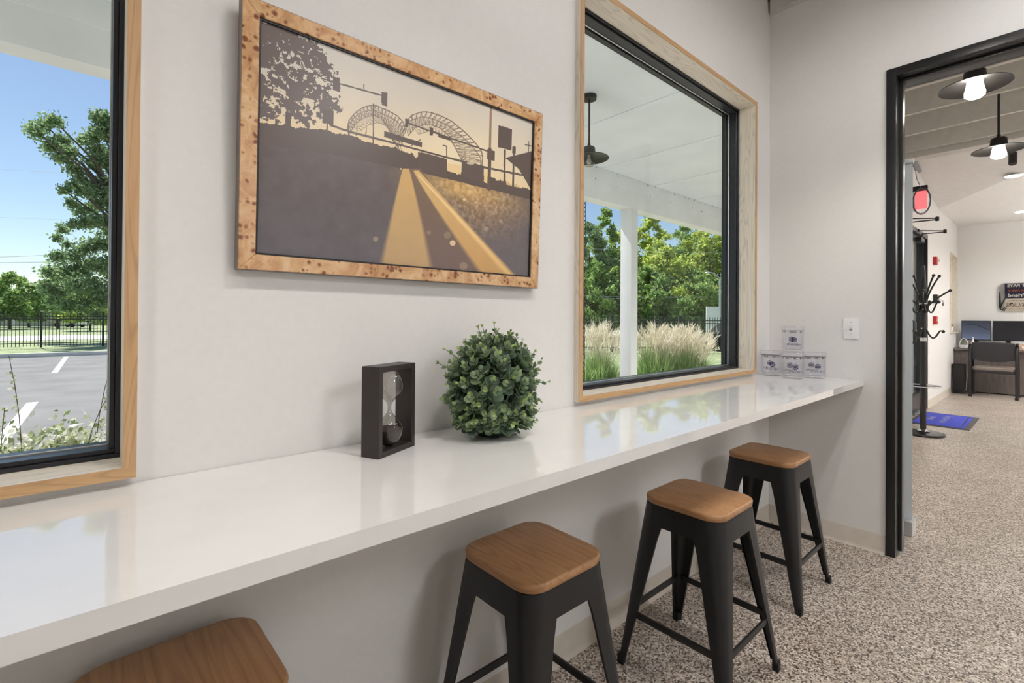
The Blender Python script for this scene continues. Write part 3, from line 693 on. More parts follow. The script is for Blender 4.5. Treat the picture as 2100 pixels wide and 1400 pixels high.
# ------------------------------------------------------------------ clear cups stacked by the end wall
def make_cup():
    r = thing('cup', '', 'cup')
    pl = clear('clear_plastic', (252, 252, 254), 0.045, 0.02, 1.45); ink = plain('navy_print', (32, 32, 78), 0.5)
    MB().lathe([(0.0001, 0.0), (0.048, 0.0), (0.0515, 0.003), (0.053, 0.012), (0.0535, 0.112)], 40, cap=False).build('outer_wall', pl, r, smooth=40)
    MB().lathe([(0.0001, 0.012), (0.043, 0.012), (0.047, 0.02), (0.0495, 0.114)], 40, cap=False).build('inner_wall', pl, r, smooth=40)
    MB().lathe([(0.0538, 0.098), (0.0542, 0.108), (0.0525, 0.108), (0.0525, 0.098)], 40, cap=False).build('silver_band', M['chrome'], r, smooth=40)
    MB().lathe([(0.0545, 0.112), (0.0585, 0.114), (0.0590, 0.126), (0.0570, 0.131), (0.0001, 0.131)], 40, cap=False).build('lid', pl, r, smooth=40)
    for a in (0.0, PI):
        mb = MB(); rad = 0.0542
        # striped ball emblem made of wavy bands wrapped on the wall
        for z0, z1 in ((-.0145, -.0095), (-.0070, -.0025), (-.0004, .0042), (.0065, .0108), (.0124, .0145)):
            top, bot = [], []
            for i in range(15):
                x = -0.0155 + 0.031 * i / 14; lim = math.sqrt(max(0, 0.0145 ** 2 * (1 - (x / 0.0155) ** 2))); wv = 0.0014 * math.cos(i / 14 * 2 * PI) * -1
                lo, hi = max(z0 + wv, -lim), min(z1 + wv, lim); hi = max(hi, lo)
                q = a + x / rad; top.append((rad * math.cos(q), rad * math.sin(q), 0.062 + hi)); bot.append((rad * math.cos(q), rad * math.sin(q), 0.062 + lo))
            n = len(top); mb.add(bot + top, [(i, i + 1, n + i + 1, n + i) for i in range(n - 1)])
        mb.build('emblem', ink, r)
        tx = text_mesh('slogan', 'Dream Big in', 0.0135, ink, r, (0, 0, 0), (0, 0, 0), 0.0, shear=0.35)
        for v in tx.data.vertices:
            q = a + v.co.x / rad; v.co = (rad * math.cos(q), rad * math.sin(q), 0.038 + v.co.y)
    return r
proto = make_cup()
for i, (x, y, z, a, lb) in enumerate(((2.965, 0.985, ZC, 0.25, 'clear printed cup in front, at the middle of the bottom row'), (3.085, 0.912, ZC, 0.25, 'clear printed cup at the right of the bottom row, nearest the switch'),
                                      (3.030, 1.122, ZC, 0.15, 'clear printed cup at the left of the bottom row, beside the window casing'), (3.035, 1.008, ZC + 0.1455, 0.1, 'clear printed cup standing on top of the other three'))):
    o = proto if i == 0 else copy_tree(proto)
    o.location = (x, y, z); o.rotation_euler = (0, 0, PI + 0.33 + a); o['label'] = lb; o.scale = (1.03, 1.03, 1.11); o['group'] = 'clear cups stacked on the counter end'

# ------------------------------------------------------------------ light switch
t = thing('light_switch', 'white toggle light switch plate on the end wall', 'light switch', (E, 0.764, 1.198))
MB().box(-0.006, 0, -0.036, 0.036, -0.058, 0.058).build('cover_plate', M['white_plastic'], t, bevel=0.0025)
MB().box(-0.0075, -0.0055, -0.006, 0.006, -0.013, 0.013).build('toggle_slot', plain('grey_slot', (150, 150, 148), 0.5), t)
MB().obox((-0.011, 0, 0.004), (0.006, 0, 0.0035), (0, 0.0042, 0), (-0.002, 0, 0.0045)).build('toggle', M['white_plastic'], t, bevel=0.001)
for z in (-0.033, 0.033): MB().lathe([(0.0035, 0), (0.003, 0.001)], 12, c=(-0.0058, 0, z), up=(-1, 0, 0)).build('screw', M['spacer'], t)

# ================================================================== the office beyond the doorway
M['desk'] = wood('grey_brown_laminate', (88, 78, 74), (112, 102, 97), (0, 0, 0), axis=2, fine=60, rough=0.5, ring=2.0)
M['desk_top'] = wood('grey_brown_laminate_top', (92, 82, 78), (114, 104, 99), (0, 0, 0), axis=1, fine=60, rough=0.45, ring=2.0)
M['fabric'] = plain('charcoal_fabric', (52, 51, 53), 0.9, vary=0.15, scale=300, bump=0.1)
M['seat_fabric'] = plain('taupe_fabric', (122, 112, 102), 0.9, vary=0.12, scale=300, bump=0.1)
M['red'] = plain('red_plastic', (178, 40, 36), 0.4, vary=0.04)
M['mirror'] = plain('mirror_silver', (235, 236, 235), 0.015, metal=1.0, vary=0.0)
mb = wall_holes_y(E + 0.1, XF + 0.2, -0.1, 3.6, W2, W2 + 0.25, [(6.95, 8.97, -0.1, 2.46), (11.12, 11.95, 1.03, 2.42)])
struct(mb.build('wall_office_back', M['wall']), 'white office wall with the glass entrance doors and fire alarm devices', 'wall')
mb = MB().box(XF, XF + 0.2, -5.2, W2 + 0.2, -0.1, 3.6)
struct(mb.build('wall_office_right', M['wall']), 'white far office wall with the rounded mirror', 'wall')
mb = MB().box(E, XF + 0.2, -5.2, -5.0, -0.1, 3.6)
struct(mb.build('wall_office_front', M['wall']), 'white office wall on the far right, out of view', 'wall')
mb = MB()
mb.poly([(9.95, W2, 2.99), (XF, W2, 2.99), (XF, -5.0, 2.99), (7.12, -5.0, 2.99), (7.12, -0.35, 2.99), (8.2, 0.27, 2.99)])
mb.poly([(9.95, W2, 2.99), (8.2, 0.27, 2.99), (7.12, -0.35, 2.99), (7.12, W2, 3.40)])
mb.poly([(7.12, W2, 3.40), (9.95, W2, 2.99), (9.95, W2, 3.6), (7.12, W2, 3.6)])
mb.box(7.12, XF + 0.2, -5.2, W2 + 0.25, 3.6, 3.7)
struct(mb.build('ceiling_office', plain('white_office_ceiling', (243, 241, 238), 0.7, vary=0.01)), 'white office ceiling folding up towards the beam', 'ceiling')
base_run('baseboard_office_back', ((8.98, W2), (XF, W2)), (0, -1), 'beige cove base along the office wall past the entrance')
base_run('baseboard_office_right', ((XF, W2), (XF, -5.0)), (-1, 0), 'beige cove base along the far office wall')
# fill piece of outer wall between the two wall planes at the partition
struct(MB().box(E + ED, E + ED + 0.02, W, W2 + 0.2, 0, 3.6).build('trim_1', M['wall']), 'small white wall return behind the partition', 'trim')

# entrance: two glass leaves in a dark frame
t = thing('door_2', 'dark framed glass double entrance doors in the office wall', 'door', (7.96, W2 + 0.1, 0)); t['kind'] = 'structure'
mb = MB(); mb.box(6.95, 7.0, W2 - 0.01, W2 + 0.14, 0, 2.46).box(8.92, 8.97, W2 - 0.01, W2 + 0.14, 0, 2.46).box(7.0, 8.92, W2 - 0.01, W2 + 0.14, 2.40, 2.46)
mb.build('frame', M['bronze'], t, world=True, bevel=0.002)
for x0, x1 in ((7.005, 7.955), (7.965, 8.915)):
    lf = MB(); a, b = W2 + 0.03, W2 + 0.075
    lf.box(x0, x0 + 0.06, a, b, 0.012, 2.395).box(x1 - 0.06, x1, a, b, 0.012, 2.395).box(x0 + 0.06, x1 - 0.06, a, b, 0.012, 0.26).box(x0 + 0.06, x1 - 0.06, a, b, 2.33, 2.395)
    o = lf.build('door_leaf', M['bronze'], t, world=True, bevel=0.002)
    MB().box(x0 + 0.055 - 7.96, x1 - 0.055 - 7.96, -0.05, -0.044, 0.25, 2.335).build('pane', M['pane'], o)
    hx = (x1 - 0.04 if x0 < 7.5 else x0 + 0.04) - 7.96
    MB().tube([(hx, -0.075, 0.95), (hx, -0.12, 0.97), (hx, -0.12, 1.23), (hx, -0.075, 1.25)], 0.011, 10).build('pull_handle', M['black_metal'], o, smooth=50)
# closers: box on the leaf, two-bar arm with a knuckle standing out into the room
for x, ex, ey, lb in ((7.32, 7.58, 0.956, 'black door closer arm of the nearer entrance leaf'), (8.42, 8.72, 1.02, 'black door closer arm of the farther entrance leaf')):
    c = thing('door_closer', lb, 'door closer', (x, W2, 2.42), 0, 'closers of the entrance doors')
    MB().box(-0.12, 0.12, -0.035, 0.028, -0.12, -0.06).build('body', M['black_metal'], c, bevel=0.004)
    MB().tube([(0.05, -0.01, -0.06), (0.05, -0.02, 0.0), (ex - x, ey - W2, 0.03)], 0.0075, 8).build('arm', M['black_metal'], c)
    MB().tube([(-0.15, -0.012, 0.02), (ex - x, ey - W2, 0.045)], 0.0075, 8).build('arm', M['black_metal'], c)
    MB().lathe([(0.012, 0.012), (0.02, 0.016), (0.02, 0.058), (0.012, 0.064)], 12, c=(ex - x, ey - W2, 0)).build('knuckle', M['black_metal'], c, smooth=40)
    MB().box(-0.18, -0.12, -0.02, 0.0, 0.005, 0.035).build('shoe', M['black_metal'], c)

# exit sign with a coil of cable
t = thing('exit_sign', 'glowing red exit sign on the office wall above the entrance', 'exit sign', (7.92, W2, 2.62))
MB().box(-0.03, 0.03, -0.15, -0.002, 0.27, 0.33).build('housing', M['black_metal'], t, bevel=0.004)
MB().box(-0.008, 0.008, -0.145, -0.03, 0.04, 0.265).build('lit_panel', emit('red_lit_panel', (255, 112, 118), 1.0), t, bevel=0.002)
MB().box(-0.012, 0.012, -0.028, -0.002, 0.02, 0.3).build('bracket', M['white_plastic'], t)
t = thing('cable_coil', 'coil of grey cable looped over the exit sign', 'cable', (7.87, W2 - 0.09, 2.62))
pts = []
for i in range(73):
    a = 2 * PI * i / 36 + PI / 2; rr = 1.0 if i < 37 else 1.08
    pts.append((0.004 * i / 36 - 0.004, 0.082 * rr * math.cos(a) - 0.008, 0.13 + 0.155 * rr * math.sin(a)))
MB().tube(pts, 0.0045, 6).build('loops', plain('grey_cable', (92, 92, 100), 0.5), t, smooth=60)
MB().tube([(0, -0.008, 0.285), (0.0, 0.04, 0.42), (0, 0.05, 0.52), (0, 0.086, 0.62)], 0.004, 6).build('lead', plain('grey_cable_lead', (110, 110, 116), 0.5), t, smooth=60)

# fire alarm devices and keypad on the wall
for z, lb in ((2.14, 'red fire alarm strobe high on the office wall'), (1.255, 'red fire alarm pull station on the office wall')):
    t = thing('fire_alarm', lb, 'fire alarm', (9.5, W2, z))
    MB().box(-0.06, 0.06, -0.045, 0, -0.06, 0.06).build('body', M['red'], t, bevel=0.006)
    if z > 2: MB().box(-0.02, 0.02, -0.075, -0.044, -0.015, 0.02).build('strobe_lens', M['white_plastic'], t, bevel=0.004)
    else: MB().box(-0.045, 0.045, -0.055, -0.044, -0.01, 0.012).build('pull_bar', M['white_plastic'], t, bevel=0.002)
t = thing('wall_keypad', 'dark box with a bunch of keys on the office wall', 'keypad', (9.5, W2, 1.57))
MB().box(-0.05, 0.05, -0.05, 0, -0.06, 0.07).build('body', M['black_metal'], t, bevel=0.004)
MB().box(0.05, 0.075, -0.06, 0, -0.055, 0.065).build('side_plate', M['spacer'], t, bevel=0.002)
MB().tube([(0.06, -0.07, -0.01), (0.06, -0.1, -0.02), (0.06, -0.1, -0.06)], 0.006, 6).box(0.05, 0.07, -0.11, -0.09, -0.1, -0.06).build('keys', M['chrome'], t)

# window of the office, with sill plant
t = thing('window_3', 'narrow office window with pale wood reveal near the far corner', 'window', (11.53, W2, 1.03)); t['kind'] = 'structure'
for nm, b, m in (('sill_board', (11.12, 11.95, W2 - 0.03, W2 + 0.2, 1.03, 1.05), 'ash_x'), ('head_board', (11.12, 11.95, W2 - 0.02, W2 + 0.2, 2.40, 2.42), 'ash_x'), ('jamb_board', (11.12, 11.14, W2 - 0.02, W2 + 0.2, 1.05, 2.40), 'ash_z'), ('jamb_board', (11.93, 11.95, W2 - 0.02, W2 + 0.2, 1.05, 2.40), 'ash_z')):
    MB().box(*b).build(nm, M[m], t, world=True)
MB().box(11.14, 11.18, W2 + 0.13, W2 + 0.19, 1.05, 2.4).box(11.89, 11.93, W2 + 0.13, W2 + 0.19, 1.05, 2.4).box(11.18, 11.89, W2 + 0.13, W2 + 0.19, 1.05, 1.09).box(11.18, 11.89, W2 + 0.13, W2 + 0.19, 2.36, 2.4).build('frame', M['bronze'], t, world=True)
MB().box(11.17, 11.9, W2 + 0.155, W2 + 0.161, 1.08, 2.37).build('pane', M['pane'], t, world=True)
t = thing('potted_plant', 'small green plant in a white pot on the office window sill', 'plant', (11.62, W2 + 0.055, 1.05))
MB().lathe([(0.035, 0), (0.05, 0.09), (0.046, 0.09), (0.034, 0.02)], 18).build('pot', M['white_plastic'], t, smooth=40)
mb = MB(); R = random.Random(5)
for i in range(26):
    a = R.uniform(0, 2 * PI); l = R.uniform(.05, .11); e = R.uniform(.3, 1.2); d = Vector((math.cos(a) * math.cos(e), math.sin(a) * math.cos(e) * .6 - .1, math.sin(e))); s = d.cross(Vector((0, 0, 1))).normalized() * .012
    b0 = Vector((0, 0, .085)); mb.add([b0, b0 + d * l * .5 + s, b0 + d * l, b0 + d * l * .5 - s], [(0, 1, 2, 3)])
mb.build('leaves', leafy('small_plant_leaf', [(70, 120, 60), (100, 150, 80), (60, 100, 60)]), t)

# roll-up banner close behind the partition, facing the far wall
t = thing('rollup_banner', 'grey-backed roll-up banner stand just behind the black door frame', 'banner', (3.62, 0.815, 0))
back = plain('banner_back_vinyl', (206, 212, 216), 0.5, vary=0.01); navy = plain('navy_print_vinyl', (28, 28, 58), 0.5, vary=0.03); cream = plain('cream_print_vinyl', (222, 212, 196), 0.5, vary=0.02)
MB().box(-0.06, 0.05, -0.26, 0.26, 0.0, 0.085).build('base_cassette', M['spacer'], t, bevel=0.008)
MB().box(-0.0015, 0.0, -0.25, 0.25, 0.085, 2.17).build('banner_sheet', back, t)
MB().box(0.0, 0.0008, -0.25, 0.25, 1.72, 2.17).build('print_panel', navy, t); MB().box(0.0, 0.0008, -0.25, 0.25, 0.085, 1.72).build('print_panel', cream, t)
MB().box(-0.012, 0.012, -0.255, 0.255, 2.165, 2.19).build('top_rail', M['spacer'], t, bevel=0.003)
MB().tube([(-0.03, 0, 0.08), (-0.03, 0, 2.18)], 0.009, 10).build('pole', M['spacer'], t, smooth=50)
RT = (PI / 2, 0, PI / 2)
wh = plain('white_lettering', (238, 236, 230), 0.5); org = plain('orange_lettering', (214, 104, 50), 0.5); brn = plain('brown_lettering', (92, 74, 62), 0.5)
for s, z, sz, m, sh, sp in (('IT PAYS', 2.095, 0.118, wh, 0, 1.0), ('to Help a', 1.958, 0.088, org, 0.3, 1.0), ('Friend', 1.812, 0.135, wh, 0, 1.05), ('$1,500', 1.528, 0.165, brn, 0.3, 0.85)):
    text_mesh('lettering', s, sz, m, t, (0.0012, 0.0, z), RT, 0.0004, shear=sh, space=sp, offset=0.003 if m is wh else 0.0)
R = random.Random(9); mb = MB(); y = -0.17
while y < 0.17:                                        # a line of print too small to read
    w = R.uniform(0.009, 0.017); mb.box(0.0008, 0.0014, y, y + w, 1.647, 1.647 + R.choice((0.014, 0.02, 0.02))); y += w + R.choice((0.004, 0.004, 0.014))
mb.build('fine_print', brn, t)
MB().tube([(0.0015, -0.16, 1.408), (0.0015, 0.0, 1.433), (0.0015, 0.17, 1.418)], 0.004, 6).build('underline', org, t)

# coat rack
def coat_rack():
    t = thing('coat_rack', 'black coat tree with chrome rings and upturned hooks in the office', 'coat rack', (6.9, 0.985, 0))
    bl = plain('black_gloss_metal', (30, 29, 31), 0.25)
    MB().lathe([(0.185, 0.0), (0.19, 0.012), (0.185, 0.022), (0.05, 0.034), (0.0, 0.034)], 40, cap=False).build('base_plate', bl, t, smooth=40)
    MB().lathe([(0.055, 0.034), (0.06, 0.042), (0.03, 0.06)], 28).build('base_collar', M['chrome'], t, smooth=40)
    MB().lathe([(0.027, 0.05), (0.027, 1.03)], 24).build('lower_pole', bl, t, smooth=40); MB().lathe([(0.031, 1.02), (0.031, 1.06)], 24).build('pole_ring', M['chrome'], t, smooth=40)
    MB().lathe([(0.027, 1.05), (0.027, 1.60), (0.024, 1.66), (0.016, 1.80), (0.012, 1.845), (0.004, 1.86)], 24).build('upper_pole', bl, t, smooth=40)
    rg = [(0.15 * math.cos(2 * PI * k / 32), 0.15 * math.sin(2 * PI * k / 32), 0.53) for k in range(33)]
    MB().tube(rg, 0.006, 8).tube([(0.03, 0, .53), (.15, 0, .53)], .005, 6).tube([(-.03, 0, .53), (-.15, 0, .53)], .005, 6).tube([(0, -.03, .53), (0, -.15, .53)], .005, 6).build('umbrella_ring', M['chrome'], t, smooth=50)
    def hook(a, z0, dz, reach, up_):
        c, s = math.cos(a), math.sin(a); P = []
        for i in range(13):
            u = i / 12; rr = 0.025 + (reach - 0.025) * (u if not up_ else u ** 1.6); zz = z0 + dz * u ** (1.0 if up_ else 2.2) - (0.0 if up_ else 0.09 * math.sin(PI * min(1, u * 1.25)) )
            P.append((rr * c, rr * s, zz))
        h = MB().tube(P, 0.0085, 8).build('hook', bl, t, smooth=50)
        MB().ball(P[-1], 0.0165, 10).build('knob', bl, h, smooth=60)
        MB().ball((0.031 * c, 0.031 * s, z0 + 0.01), 0.008, 8).build('screw', M['chrome'], h, smooth=60)
    for k in range(5):
        hook(2 * PI * k / 5 - 1.1, 1.42, 0.31, 0.14, True)
    for k in range(4): hook(2 * PI * k / 4 - 1.45, 1.36, 0.21, 0.22, True)
    for k in range(4): hook(2 * PI * k / 4 - 1.05, 1.42, 0.03, 0.14, False)
    for k in range(3): hook(2 * PI * k / 3 - 1.35, 1.15, -0.02, 0.165, False)
coat_rack()

# entrance mat
t = thing('entrance_mat', 'blue lettered mat with dark rubber border before the entrance', 'mat', (8.06, 0.99, 0))
MB().box(-0.54, 0.54, -0.32, 0.24, 0.0, 0.006).build('rubber_border', plain('dark_rubber_border', (72, 68, 66), 0.7), t, bevel=0.002)
MB().box(-0.49, 0.49, -0.27, 0.2, 0.006, 0.011).build('pile', plain('blue_pile', (62, 70, 176), 0.95, vary=0.12, scale=400, bump=0.2), t, bevel=0.002)
for y in (-0.235,): MB().box(-0.49, 0.49, y - 0.005, y + 0.005, 0.0111, 0.0118).build('border_line', navy, t)
lt = plain('pale_mat_lettering', (170, 172, 205), 0.9)
for y0, x0, x1, seed in ((-0.045, -0.26, 0.36, 3), (0.085, -0.14, 0.16, 4)):      # two lines of worn lettering, too faint to read in the photo
    R = random.Random(seed); mb = MB(); x = x0
    while x < x1:
        w = R.uniform(0.012, 0.03); h0, h1 = R.choice(((-0.03, 0.03), (-0.03, 0.015), (-0.045, 0.015), (-0.03, 0.04)))
        mb.box(x, x + 0.009, y0 + h0, y0 + h1, 0.011, 0.0119).box(x, x + w, y0 + R.choice((-0.03, 0.0, 0.008)), y0 + 0.014, 0.011, 0.0119); x += w + R.uniform(0.012, 0.022)
    mb.build('lettering', lt, t)

# desk and what stands on it
t = thing('desk', 'grey-brown laminate desk against the far office wall', 'desk', (11.82, 0.35, 0))
MB().box(11.56, XF - 0.01, -0.60, 1.235, 0.735, 0.77).build('desk_top', M['desk_top'], t, world=True, bevel=0.003)
MB().box(11.60, XF - 0.02, 1.205, 1.23, 0.02, 0.735).build('end_panel', M['desk'], t, world=True); MB().box(11.60, XF - 0.02, -0.595, -0.57, 0.02, 0.735).build('end_panel', M['desk'], t, world=True)
MB().box(11.60, 11.62, 0.93, 1.205, 0.02, 0.735).build('front_panel', M['desk'], t, world=True); MB().box(11.625, 11.645, -0.57, 0.93, 0.02, 0.735).build('front_panel', M['desk'], t, world=True)
def monitor(y, lb, c0, c1):
    t = thing('monitor', lb, 'monitor', (11.86, y, 0.77))
    n = NT('screen_image'); g = n.n('ShaderNodeTexGradient'); n.l(n.coord((0.8, 2.4, 2.6), rot=(0.0, 0.5, 0)), g.inputs[0])
    cc = n.ramp(g.outputs[0], [(0.0, c0), (0.35, c1), (0.7, (26, 27, 32))]); n.base((8, 8, 10)); n.set(Roughness=0.25)
    n.l(cc, n.b.inputs['Emission Color']); n.b.inputs['Emission Strength'].default_value = 0.55
    MB().box(-0.02, 0.02, -0.19, 0.19, 0.14, 0.485).build('housing', M['black_metal'], t, bevel=0.004)
    scr = MB().box(-0.0215, -0.0201, -0.183, 0.183, 0.155, 0.478).build('screen', n.m, t)
    MB().add([(-0.0222, -0.19 * .9, .33), (-0.0222, 0.04, .435), (-0.0222, 0.04, .425), (-0.0222, -0.17, .318)], [(0, 1, 2, 3)]).add([(-0.0222, .04, .435), (-0.0222, .12, .40), (-0.0222, .12, .394), (-0.0222, .04, .425)], [(0, 1, 2, 3)]).build('screen_shape', plain('dark_screen_shape', (14, 14, 16), 0.4), scr)
    MB().box(0.0, 0.03, -0.03, 0.03, 0.01, 0.2).build('stand', M['black_metal'], t); MB().box(-0.07, 0.07, -0.1, 0.1, 0, 0.012).build('stand_base', M['black_metal'], t, bevel=0.004)
monitor(0.972, 'monitor with a blue screen at the left end of the desk', (150, 168, 205), (96, 106, 130)); monitor(0.572, 'dark monitor to the right of the blue one', (62, 62, 66), (44, 44, 48))
t = thing('desk_basket', 'small white basket with a handle on the desk corner', 'basket', (11.74, 1.12, 0.77))
MB().loft([rsq(.05, .02, 0, 4), rsq(.06, .022, .055, 4), rsq(.056, .02, .055, 4), rsq(.046, .018, .006, 4)]).build('bowl', M['white_plastic'], t, smooth=40)
MB().tube([(0, .055 * math.cos(a), .05 + .115 * math.sin(a)) for a in [PI * k / 14 for k in range(15)]], .007, 8).build('handle', M['white_plastic'], t, smooth=50)
MB().ball((0, 0, .06), .035, 10).build('contents', plain('green_contents', (110, 120, 80), 0.8, vary=.3, scale=60), t, smooth=60)
t = thing('soap_bottle', 'white pump bottle beside the basket on the desk', 'bottle', (11.72, 1.0, 0.77))
MB().lathe([(.024, 0), (.026, .01), (.026, .1), (.012, .125), (.012, .14)], 18).build('bottle_body', M['white_plastic'], t, smooth=40); MB().lathe([(.014, .14), (.014, .155), (.005, .158), (.005, .185)], 12).box(-.04, .012, -.008, .008, .185, .197).build('pump', M['white_plastic'], t)
t = thing('tissue_box', 'patterned tan tissue box on the desk at the photo edge', 'box', (11.74, 0.375, 0.77))
MB().box(-.06, .06, -.11, .06, 0, .09).build('carton', plain('tan_carton', (196, 160, 130), 0.7, vary=.2, scale=40), t, bevel=.003); MB().box(-.062, -.0601, -.08, .03, .03, .065).build('printed_label', M['white_plastic'], t)
t = thing('desk_phone', 'small black desk phone below the dark monitor', 'phone', (11.72, 0.52, 0.77))
MB().prism([(-.08, -.08, 0), (.08, -.08, 0), (.08, -.08, .07), (-.08, -.08, .02)], (0, .16, 0)).build('phone_body', M['black_metal'], t, bevel=.004); MB().tube([(-.05, -.06, .05), (.06, -.06, .09)], .018, 8).build('handset', M['black_metal'], t, smooth=50)
t = thing('waste_bin', 'black bin in the gap between the wall and the desk', 'bin', (11.35, 1.14, 0))
MB().loft([rsq(.075, .02, 0, 4), rsq(.085, .02, .5, 4), rsq(.08, .02, .5, 4), rsq(.07, .02, .01, 4)]).build('bin_body', M['black_metal'], t, smooth=40); MB().tube([(0, -.085, .05), (-.02, -.1, .3), (0.02, -.09, .48)], .004, 6).build('cord', M['white_plastic'], t)

# guest chair, its back to us
t = thing('office_chair', 'charcoal office chair with taupe seat pushed towards the desk', 'chair', (11.2, 0.705, 0))
mb = MB(); rings = []
for i in range(13):
    y = -0.25 + 0.5 * i / 12; k = abs(y) / 0.25; bow = 0.035 * k * k; zl = 0.585 + 0.035 * k ** 2; zh = 0.905 - 0.012 * k ** 4
    rings.append([(-0.2 + 0.0 - bow * -0.6, y, zl), (-0.225 - bow * -0.6, y, (zl + zh) / 2), (-0.235 - bow * -0.6, y, zh - .01), (-0.215 - bow * -0.6, y, zh), (-0.195 - bow * -0.6, y, zh - .01), (-0.175 - bow * -0.6, y, (zl + zh) / 2)])
mb.loft(rings).build('backrest', M['fabric'], t, smooth=50)
mb = MB(); mb.loft([[(x, y, z) for x, y, z in rsq(.225, .06, 0.40, 5, .245)], rsq(.235, .07, .42, 5, .25), rsq(.235, .07, .45, 5, .25)]); mb.build('seat_pan', M['fabric'], t, smooth=40)
mb = MB(); mb.loft([rsq(.235, .07, .451, 5, .25), rsq(.235, .07, .485, 5, .25), rsq(.20, .06, .50, 5, .22)]); mb.build('seat_cushion', M['seat_fabric'], t, smooth=50)
for s in (-1, 1):
    y = 0.268 * s
    MB().tube([(-.2, y, 0.02), (-.205, y, .45), (-.21, y, .80), (-.19, y, .86), (-.1, y, .70), (.12, y, .67), (.2, y, .63), (.22, y, .4), (.22, y, .02)], .019, 10).build('side_frame', M['black_metal'], t, smooth=60)
    for x in (-.2, .22): MB().lathe([(.024, 0), (.024, .03)], 12, c=(x, y, 0)).build('foot', M['rubber'], t)

# mirror
t = thing('wall_mirror', 'rounded rectangular mirror on the far office wall above the desk', 'mirror', (XF - 0.004, 0.14, 1.665)); t.rotation_euler = (0, -0.0123, 0)   # leans out a little at the top
def rr_yz(hy, hz, r, x): return [(x, p[0], p[1]) for p in rsq(hy, r, 0, 8, hz)]
MB().loft([rr_yz(.57, .252, .09, -.001), rr_yz(.57, .252, .09, -.022), rr_yz(.562, .244, .085, -.022), rr_yz(.562, .244, .085, -.001)], cap=False).build('rim', M['spacer'], t, smooth=40)
MB().loft([rr_yz(.562, .244, .085, -.004), rr_yz(.562, .244, .085, -.015)]).build('glass', M['mirror'], t)

# track spots and recessed lights in the office ceiling
for x, y, z, lb in ((7.25, 0.335, 3.06, 'black track spotlight nearest the beam'), (7.52, 0.33, 3.0, 'black track spotlight below the nearer one')):
    t = thing('track_spotlight', lb, 'spotlight', (x, y, z), 0, 'track spotlights in the office')
    MB().lathe([(.033, 0), (.035, .02), (.035, .13), (.02, .145)], 18, c=(0, 0, -.05), up=(.35, 0, 1)).build('lamp_head', M['black_metal'], t, smooth=40)
    MB().tube([(.03, 0, .08), (.04, 0, .2)], .008, 8).build('stem', M['white_plastic'], t)
for x, y, z, lb in ((8.3, 0.36, 2.985, 'round recessed ceiling light near the pendants'), (11.1, 0.39, 2.986, 'round recessed ceiling light near the far wall')):
    t = thing('recessed_light', lb, 'light', (x, y, z), 0, 'recessed office lights')
    MB().lathe([(.085, -.006), (.09, 0), (.09, .004)], 24).build('trim_ring', M['white_plastic'], t, smooth=40); MB().lathe([(.07, -.009), (.07, -.006)], 24).build('lens', M['troffer_office'], t)

# ================================================================== outdoors
M['asphalt'] = plain('sunlit_asphalt', (124, 123, 122), 0.9, vary=0.07, scale=1.3, bump=0.05)
M['lawn'] = plain('lawn', (146, 158, 116), 0.95, vary=0.18, scale=2.5, bump=0.2)
M['concrete'] = plain('pale_concrete', (226, 224, 218), 0.85, vary=0.05, scale=3)
M['mulch'] = plain('brown_mulch', (104, 88, 70), 0.95, vary=0.3, scale=14, bump=0.3)
M['paint_line'] = plain('white_road_paint', (240, 240, 238), 0.8, vary=0.03, scale=8)
M['white_metal'] = plain('white_painted_metal', (240, 242, 242), 0.5, vary=0.02, scale=3)
M['soffit'] = plain('white_soffit_panel', (238, 244, 248), 0.6, vary=0.02, scale=2)
M['seam'] = plain('grey_seam_joint', (150, 154, 156), 0.6)
M['iron'] = plain('black_iron', (30, 31, 36), 0.5)
def flat(nm, m, pts, z, lb, cat, th=0.05):
    return struct(MB().prism([(x, y, z - th) for x, y in pts], (0, 0, th)).build(nm, m), lb, cat)
flat('ground', M['lawn'], [(-120, W + 0.23), (160, W + 0.23), (160, 160), (-120, 160)], G - 0.03, 'green lawn spreading beyond the fences', 'lawn', 0.2)
flat('parking_lot', M['asphalt'], [(-40, 6.2), (5.2, 6.2), (5.2, 24.2), (-40, 24.2)], G, 'grey sunlit asphalt parking lot outside the left window', 'parking lot')
flat('porch_slab', M['concrete'], [(-6, W + 0.23), (16, W + 0.23), (16, 3.6), (-6, 3.6)], G + 0.12, 'pale concrete porch slab along the building', 'porch floor', 0.15)
flat('planting_bed', M['mulch'], [(-6, 3.6), (16, 3.6), (16, 6.2), (-6, 6.2)], G + 0.02, 'mulched planting bed between porch and parking lot', 'planting bed')
k = MB().box(-40, 5.3, 24.2, 24.38, G - 0.05, G + 0.14).build('kerb', M['concrete'], bevel=0.01); tag(k, 'pale concrete kerb at the far side of the parking lot', 'kerb', kind='structure')
flat('road', M['concrete'], [(-120, 41), (22, 41), (30, 24), (60, 8), (160, 8), (160, 26), (64, 26), (40, 50), (-120, 50)], G - 0.01, 'bright pale road beyond the iron fence', 'road')
for pts, lb in (([(-0.66, 17.2), (-0.54, 17.2), (-0.46, 23.6), (-0.58, 23.6)], 'short white parking line near the far kerb'), ([(-0.83, 7.0), (-0.69, 7.0), (-0.60, 11.6), (-0.74, 11.6)], 'white parking line nearest the left window')):
    tag(MB().prism([(x, y, G) for x, y in pts], (0, 0, 0.006)).build('parking_line', M['paint_line']), lb, 'road marking', 'painted parking lines')

